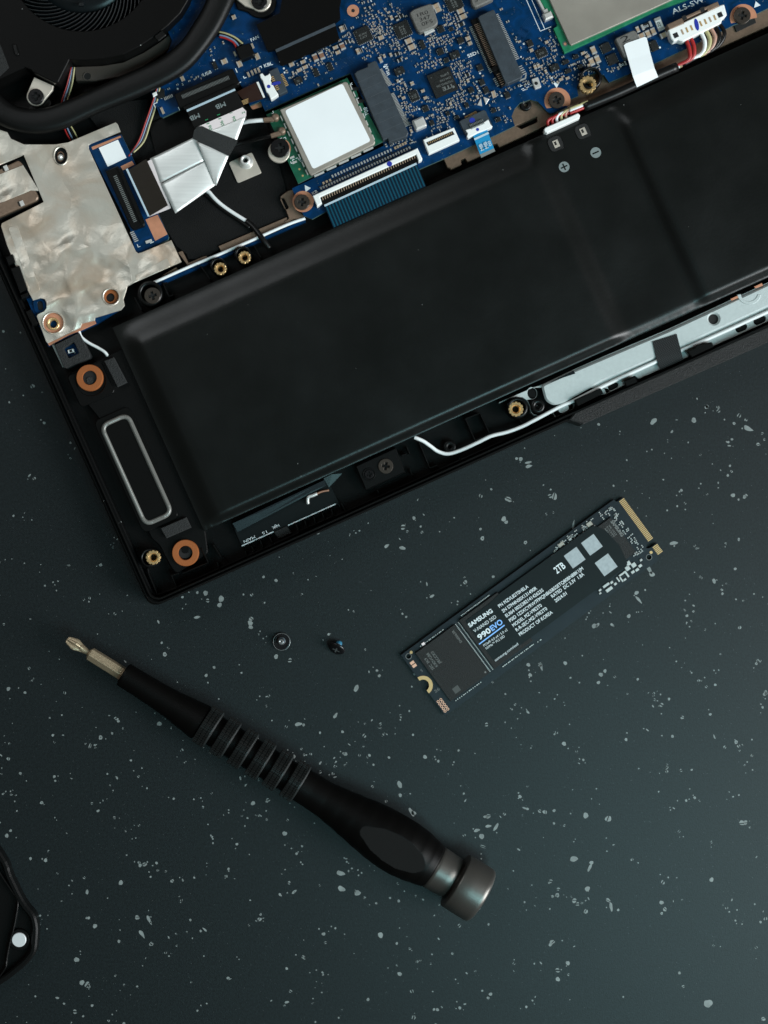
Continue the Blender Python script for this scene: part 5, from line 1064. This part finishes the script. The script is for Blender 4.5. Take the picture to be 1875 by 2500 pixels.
lab = fillet([S(21, 3.0), S(30, 3.0), S(34, 2.4), S(68, 2.5), S(70, 6), S(70.6, 12), S(69.4, 17.7), S(60, 18.3), S(33, 18.3), S(21, 18.0)], 6, 3)
q = MB(); q.prism(lab, 2.06, 2.14, M['labelk'], .02); lb = q.build('label', ss_)
zl = 2.16; t = MB(); t2 = MB()
def line(s_, a, b, h, m_='white_ink', bold=0.0, tgt=None):
    (tgt or t).text(s_, a[0], a[1], math.degrees(math.atan2(a[1]-b[1], b[0]-a[0])), h, zl, M[m_], math.hypot(b[0]-a[0], b[1]-a[1]), bold)
line('SAMSUNG', (1147, 1532), (1204, 1494), 10, bold=.03); line('V-NAND SSD', (1159, 1545), (1213, 1508), 8.5)
line('990', (1171, 1563), (1200, 1542), 13, bold=.03); line('EVO', (1202, 1541), (1229, 1521), 13, 'blue_ink', .03, t2)
t2.flat(rect((1169.4+1232)/2, (1573+1526)/2, 78, 3, math.degrees(math.atan2(47, 62.6))), zl, M['blue_ink'])
line('PCIe® 4.0 x4 / 5.0 x2', (1182, 1579), (1240, 1539), 6); line('NVMe™ M.2 SSD', (1188, 1586), (1233, 1555), 6); line('samsung.com/ssd', (1210, 1615), (1266, 1574), 6.5)
for s_, a, b in (('PN MZVL82T0HELA', (1219.6, 1484), (1291, 1434)), ('SN S7M4NS0X131490R', (1228.7, 1496), (1312, 1438)), ('EUI64 0025382141426235', (1237, 1507.6), (1328, 1443)), ('PSID 1ZSXCYRW7FMQN865B5SETQ80BN88K1JM', (1246, 1519), (1425, 1390)), ('MODEL MZ-V9E2T0', (1254, 1531), (1324, 1480)), ('R-R-SEC-MZ-V9E2T0', (1262, 1542), (1337, 1488)), ('PRODUCT OF KOREA', (1270, 1553), (1350, 1497)), ('RATED  DC 3.3V  1.8A', (1349, 1460), (1427, 1404)), ('2024.01', (1357, 1471), (1385, 1451))): line(s_, a, b, 8.4, bold=.012)
line('2TB', (1360, 1401), (1382, 1385), 17, bold=.02)
t.build('printed_text', lb); t2.build('blue_print', lb)
k = MB()
for x, y, s_ in ((1403, 1361.5, 38), (1445, 1330, 38), (1480, 1379, 40)): k.flat(rect(x, y, s_, s_, SA), zl-.005, M['code_patch'])
k.build('blank_patch', lb)
t = MB(); t.text('SAMSUNG', *S(72.6, 4.6), SA-90, 8, 1.97, M['silkdim'], 46, .04)
for i, s_ in enumerate(('S4LY022', 'K1X2HP0', 'ARE.1.56')): t.text(s_, *S(71.4-i*.75, 5.2), SA-90, 4.5, 1.97, M['silkdim'], 30)
t.build('marking', cc)
t = MB(); A3 = SA+90
for i, (s_, L) in enumerate((('SEC 3K9', 34), ('K9DVGB8', 40), ('JIECCK0', 36))):
    x, y = S(5.6+i*1.35, 9.0-i*.1); t.text(s_, x, y, A3, 7, 2.07, M['silkdim'], L)
t.text('EN0063R', *S(16.8, 7.4), A3, 6, 2.07, M['silkdim'], 36); t.flat(circ(*S(17.0, 18.6), 2.4, 12), 2.07, M['silkdim'])
t.prism(Sr(6.2, 8.2, 16.8, 18.6), 2.05, 2.06, M['chipmark']); t.build('marking', c1)
t = MB(); t.text('S', *S(2.0, 7.6), SA, 7, 1.27, M['silkdim']); t.text('26', *S(1.6, 14.9), SA, 7, 1.27, M['silkdim'], 15)
t.flat(circ(*S(2.9, 1.1), 3.8, 16), 1.27, M['goldc']); t.flat(circ(*S(76.9, 18.9), 3.8, 16), 1.27, M['goldc']); t.build('board_print', ss_)
for w0 in (3.3, 4.4): k = MB(); k.prism(Sr(.7, 2.0, w0, w0+.85), 1.25, 1.28, M['copper_light']); k.build('copper_pad', ss_)
for i in range(5):
    for j in range(2):
        x, y = S(.75+j*1.0, 17.4+i*.86); k = MB(); k.prism(circ(x, y, 3.5, 14), 1.25, 1.28, M['copper_light'], holes=[circ(x, y, 1.9, 10)]); k.flat(circ(x, y, 2, 10), 1.27, M['hole']); k.build('plated_hole', ss_)
for x, y in (S(1.6, 1.6), S(75.6, 19.7)):
    k = MB(); k.prism(circ(x, y, 7.6, 18), 1.25, 1.28, M['silkdim'], holes=[circ(x, y, 6.3, 18)]); k.build('hole_ring', ss_)
# solder balls and small parts
tn = MB(); rs = random.Random(8)
for i in range(42):
    w0 = 2.2+i*17.0/41
    for l in (18.25, 19.25): tn.prism(Sr(l-.15, l+.15, w0-.12, w0+.10), 1.25, 1.5, M['solder'])
def row(l0, l1, w0, n):
    for i in range(n):
        l = l0+(l1-l0)*i/(n-1); L = rs.choice((.28, .28, .5)); tn.prism(Sr(l, l+L, w0, w0+.26), 1.25, 1.55, M['solder'])
row(21, 31, .95, 22); row(6, 14, 1.15, 14); row(5, 14, 20.1, 14); row(22, 33, 20.2, 18); row(34.5, 35.4, 20.4, 2)
for l0, l1, w0, w1, n in ((53, 69, .7, 2.9, 44), (70, 75.8, .6, 3.0, 12), (73.9, 75.6, 2.6, 14.5, 24), (72, 76, 14.5, 17.2, 11)):
    for i in range(n):
        l, w_ = rs.uniform(l0, l1), rs.uniform(w0, w1); a = rs.random() < .5
        for o in (-.26, .26):
            tn.prism(Sr(l-.17+(o if a else 0), l+.17+(o if a else 0), w_-.15+(0 if a else o), w_+.15+(0 if a else o)), 1.25, 1.25+.3, M['solder'])
tn.build('tiny_component', ss_, kind='stuff')
for l, w_, L, Wd, m_ in ((67.2, 1.6, 1.7, 1.3, 'lid'), (57.0, 1.5, 1.8, 1.1, 'lid'), (60.0, 1.9, 1.0, .7, 'tin'), (69.6, 17.6, 1.4, 1.3, 'tin'), (70.6, 18.9, 1.4, 1.3, 'tin'), (68.6, 18.6, 1.4, 1.3, 'tin'), (70.6, 20.6, 1.1, .8, 'tin'), (69.2, 20.4, 1.1, .8, 'tin'), (72.0, 20.2, 1.1, .8, 'tin'), (67.4, 19.8, .6, 2.2, 'tin'), (66.2, 19.0, 2.0, .6, 'tin'), (65.2, 20.2, .5, 1.6, 'tin'), (64.4, 19.6, .5, 1.6, 'tin'), (60.6, 18.9, 2.2, .75, 'tin'), (60.6, 20.4, 2.2, .95, 'tin'), (63, 20.2, .9, .7, 'tin'), (62.4, 19.2, .9, .7, 'tin'), (58.3, 19.0, .9, .6, 'tin'), (57.8, 19.8, .7, .5, 'tin'), (7.2, 1.2, 1.0, .8, 'pink'), (66, 20.8, .9, .6, 'tin'), (73.2, 19.0, .8, .6, 'tin'), (67.6, 17.4, .7, .6, 'tin')):
    k = MB(); k.prism(Sr(l-L/2, l+L/2, w_-Wd/2, w_+Wd/2), 1.25, 1.7, M['solder' if m_ == 'tin' else m_], .06); k.build('capacitor', ss_)
# ================================================================ SCREWDRIVER
sd = thing('screwdriver', 'black screwdriver with ringed grip, gunmetal end cap and cross tip', 'screwdriver', 700, 1900, 0)
AX = 8.72; A0 = W(164, 1561, AX); A1 = W(1174.5, 2187.5, AX); AL = (A1-A0).length; AD = (A1-A0).normalized(); AN = Vector((-AD.y, AD.x, 0)); AZ = Vector((0, 0, 1))
k0 = (DIST-AX)/DIST/PXMM
def lat(prof, m_, n=64, mod=None, b=None, smooth=True):
    b = b or MB(); vv = []; ff = []
    for s_, r_ in prof:
        for i in range(n):
            a = 2*math.pi*i/n; rr = r_ if mod is None else mod(s_, r_, a)
            vv.append(A0+AD*(s_*k0)+(AN*math.cos(a)+AZ*math.sin(a))*(rr*k0))
    for i in range(len(prof)-1):
        for j in range(n): q_ = (j+1) % n; ff.append([i*n+j, i*n+q_, (i+1)*n+q_, (i+1)*n+j])
    b.add(vv, ff, m_, smooth); return b
def interp(tab, s_):
    for a, b in zip(tab, tab[1:]):
        if a[0] <= s_ <= b[0]:
            t = (s_-a[0])/(b[0]-a[0]); t = t*t*(3-2*t)*.5+t*.5; return a[1]+(b[1]-a[1])*t
    return tab[-1][1]
tabA = [(161, 30.5), (200, 31), (260, 32.5), (300, 35), (340, 40), (380, 45), (392, 45.5)]
prA = [(161, 12), (161, 27.5), (162.5, 29.5), (165, 30.8)]+[(s_, interp(tabA, s_)) for s_ in range(170, 393, 8)]
lat(prA, M['grip']).build('front_sleeve', sd)
lat([(386, 40)]+[(s_, 38.5) for s_ in range(390, 676, 12)]+[(676, 40)], M['grip'], 48).build('grip_core', sd)
for i in range(6):
    s0 = 388+50*i
    def kn(s_, r_, a, s0=s0):
        t = (s_-s0)/33
        if t < .04 or t > .93: return r_
        groove = 1.9 if (.30 < t < .36 or .62 < t < .68) else 0
        up = math.sin(a) > -2
        return r_-groove+(1.9 if int(a/(2*math.pi)*80) % 2 else -.9)
    prf = [(s0, 42), (s0+.4, 45.5)]+[(s0+33*t, 48.4) for t in (.05, .29, .31, .35, .37, .61, .63, .67, .69, .90, .92)]+[(s0+31.2, 47.2), (s0+33, 46.2), (s0+33.6, 42)]
    gr = lat(prf, M['knurl'], 240, kn, smooth=False).build('grip_ring', sd)
    lat([(s0+29.2, 46), (s0+29.6, 49.6), (s0+31.4, 49.4), (s0+34.2, 46.6), (s0+34.8, 40)], M['flange'], 72, smooth=False).build('flange', gr)
tabB = [(672, 43), (700, 42.5), (740, 44), (780, 49), (820, 56), (860, 63), (900, 69), (935, 71.8), (965, 71.5), (1000, 67), (1030, 60.5), (1050, 55.5)]
def facet(s_, r_, a):
    best = r_
    for c_ in (90+4, 210+4, 330+4):
        d = math.cos(a-R(c_))
        if d > .2: best = min(best, 61.0/d) if r_*d > 61.0 else best
    return best
prB = [(672, 30)]+[(s_, interp(tabB, s_)) for s_ in [672+i*2.0 for i in range(189)]]+[(1050, 54.6), (1051.5, 53.6), (1052, 48)]
hb = lat(prB, M['grip'], 256, facet); fk = hb.m(M['facet'])
for fi, f in enumerate(hb.f):
    cc_ = sum((hb.v[i] for i in f), Vector((0, 0, 0)))/4-A0; s2 = cc_.dot(AD)/k0; p_ = cc_-AD*cc_.dot(AD)
    for c_ in (94, 214, 334):
        d = p_.dot(AN)*math.cos(R(c_))+p_.z*math.sin(R(c_)) if False else (p_.dot(AN)*math.cos(R(c_))+p_.dot(AZ)*math.sin(R(c_)))
        if d/k0 > 60.9 and 800 < s2 < 1046: hb.mi[fi] = fk; hb.sm[fi] = False
hb.build('handle', sd)
lat([(1051, 48), (1052, 53.4), (1053, 54.4), (1060, 54.2), (1085, 53.2), (1104, 52), (1105.5, 51), (1106, 46), (1116, 46)], M['gun'], 72).build('collar', sd)
lat([(1114, 44), (1114.5, 67), (1115.5, 69.2), (1118, 70.3), (1150, 70.6), (1178, 70.6), (1184, 70), (1188, 68), (1190, 65.5), (1191, 62), (1190.5, 20), (1190.5, .5)], M['gun'], 80).build('end_cap', sd)
# hex bit with a cross tip
def hexm(s_, r_, a):
    h = (a+R(25)) % (math.pi/3)-math.pi/6; return r_*math.cos(math.pi/6)/math.cos(h)
b = lat([(62, 6), (63, 13), (67, 17.2), (162, 17.6)], M['bit'], 48, hexm, smooth=False)
lat([(40, 8.6), (52, 8.2), (58, 7.4), (63, 7.6)], M['bit'], 20, b=b); 
def phil(s_, r_, a):
    q_ = abs(((a+R(20)) % (math.pi/2))-math.pi/4)/(math.pi/4)
    return r_*(1-.66*max(0, 1-q_*1.25)) if s_ < 44 else r_
lat([(0, 0.5), (.3, 7.5), (5, 10.0), (20, 14.5), (26, 14.6), (38, 10.5), (46, 8.8), (52, 8.2)], M['bit'], 48, phil, b=b, smooth=False)
b.build('bit', sd)
# ================================================================ LOOSE SCREWS
k1 = thing('loose_screw', 'loose black screw lying head down with its stub pointing up', 'screw', 687, 1566, 0, 'loose screws on the table')
q = MB(); q.lathe(687.5, 1567, [(0.01, .9), (10*rmm, .9), (17*rmm, .8), (20.5*rmm, .95), (21.5*rmm, .75), (21.3*rmm, .3), (19*rmm, 0.03)], M['screwk'], 40); q.lathe(687.5, 1567, [(20*rmm, .93), (20.6*rmm, 1.02), (21.4*rmm, .9), (21.6*rmm, .7)], M['screw_bright'], 40); q.build('head', k1)  # thin lighter ring paints a highlight on the head's rim
q = MB(); q.lathe(687.5, 1565, [(9.5*rmm, .9), (8*rmm, 1.3), (6.6*rmm, 1.5), (7.6*rmm, 1.9), (6.6*rmm, 2.2), (7.6*rmm, 2.6), (6.6*rmm, 2.9), (7.2*rmm, 3.2), (5.5*rmm, 3.5), (3.6*rmm, 3.5), (0.01, 3.0)], M['screw_bright'], 24); q.build('shank', k1)
q = MB(); q.lathe(687.5, 1564.5, [(7.3*rmm, 2.9), (7.7*rmm, 2.6), (7.0*rmm, 2.3)], M['threadblue'], 24); q.build('thread_lock', k1)
k2 = thing('loose_screw', 'loose black screw tipped on its rim with a blue coated tip', 'screw', 823, 1580, 0, 'loose screws on the table')
# tipped: axis leans up and to the upper right
ax = Vector((.30, .64, -.56)).normalized(); c0 = W(822, 1584, 2.2)
def til(prof, m_, name, n=32):
    b = MB(); e1_ = ax.cross(Vector((0, 0, 1))).normalized(); e2_ = e1_.cross(ax); vv = []; ff = []
    for s_, r_ in prof:
        for i in range(n): a = 2*math.pi*i/n; vv.append(c0+ax*s_+(e1_*math.cos(a)+e2_*math.sin(a))*r_)
    for i in range(len(prof)-1):
        for j in range(n): q_ = (j+1) % n; ff.append([i*n+j, i*n+q_, (i+1)*n+q_, (i+1)*n+j])
    b.add(vv, ff, m_, True); return b
til([(-.55, .01), (-.55, .3), (-.5, 1.5), (-.35, 2.2), (-.1, 2.5), (.25, 2.48), (.4, 2.2), (.4, .9)], M['screwk'], 'head').build('head', k2)
e1_ = ax.cross(Vector((0, 0, 1))).normalized(); e2_ = e1_.cross(ax); q = MB()
for a_, b_ in ((e1_, e2_), (e2_, e1_)):
    o_ = c0-ax*.57; q.add([o_+a_*1.1+b_*.22, o_-a_*1.1+b_*.22, o_-a_*1.1-b_*.22, o_+a_*1.1-b_*.22], [[0, 1, 2, 3]], M['screw_bright']); c0 = c0-ax*.01
q.build('cross_recess', k2); c0 = c0+ax*.02
til([(.4, 1.0), (.9, .8), (1.1, .9), (1.3, .78), (1.5, .9)], M['screw_bright'], 's', 20).build('shank', k2)
til([(1.4, .86), (1.6, .95), (1.8, .86), (2.0, .95), (2.2, .86), (2.5, .8), (2.6, .5), (2.6, .01)], M['threadblue'], 's', 20).build('thread_lock', k2)
# ================================================================ CORNER OF THE REMOVED COVER
cvr = thing('bottom_cover', 'rounded corner of a black plastic cover with a round white magnet', 'cover', 20, 2300, 0)
oc = [(-140, 1900), (0, 2080), (28, 2140), (58, 2200), (82, 2231), (89, 2250), (91.5, 2270), (90, 2300), (86, 2325), (72, 2347), (45, 2372), (0, 2405), (-140, 2490)]
ocs = [(p.x, p.y) for p in spline([(a, b, 0) for a, b in oc], 4)]
q = MB(); q.prism(ocs+[(-140, 2200)], .1, 1.6, M['plastic'], .2); q.build('panel', cvr)
ic = inset(ocs+[(-140, 2200)], 16)[:len(ocs)]
icn = [(p[0], p[1]) for p in ic]
def off(pts, d):
    out = []
    for i, p in enumerate(pts):
        a = Vector(pts[max(i-1, 0)]); b_ = Vector(pts[min(i+1, len(pts)-1)]); t = (b_-a).normalized(); out.append((p[0]-t.y*d, p[1]+t.x*d))
    return out
q = MB(); q.prism(ocs+off(ocs, 15)[::-1], .1, 3.6, M['plastic'], .5); q.build('rim', cvr)
rp = [(-40, 2068), (0, 2134), (24, 2170), (40, 2193), (43, 2208), (38, 2240), (32, 2270), (24, 2300), (16, 2340), (12, 2365), (-10, 2395)]
rps = [(p.x, p.y) for p in spline([(a, b, 0) for a, b in rp], 4)]
q = MB(); q.prism(off(rps, -1.8)+off(rps, 1.8)[::-1], .1, 3.4, M['plastic_satin'], .12); q.build('rib', cvr)
k = MB(); k.prism(circ(46, 2295, 26, 30), 1.0, 2.8, M['plastic'], .2, holes=[circ(46, 2295, 18.5, 26)]); k.build('magnet_seat', cvr)
k = MB(); k.prism(circ(46, 2295, 17.5, 30), 1.2, 3.1, M['magnet'], .15); k.build('magnet', cvr)
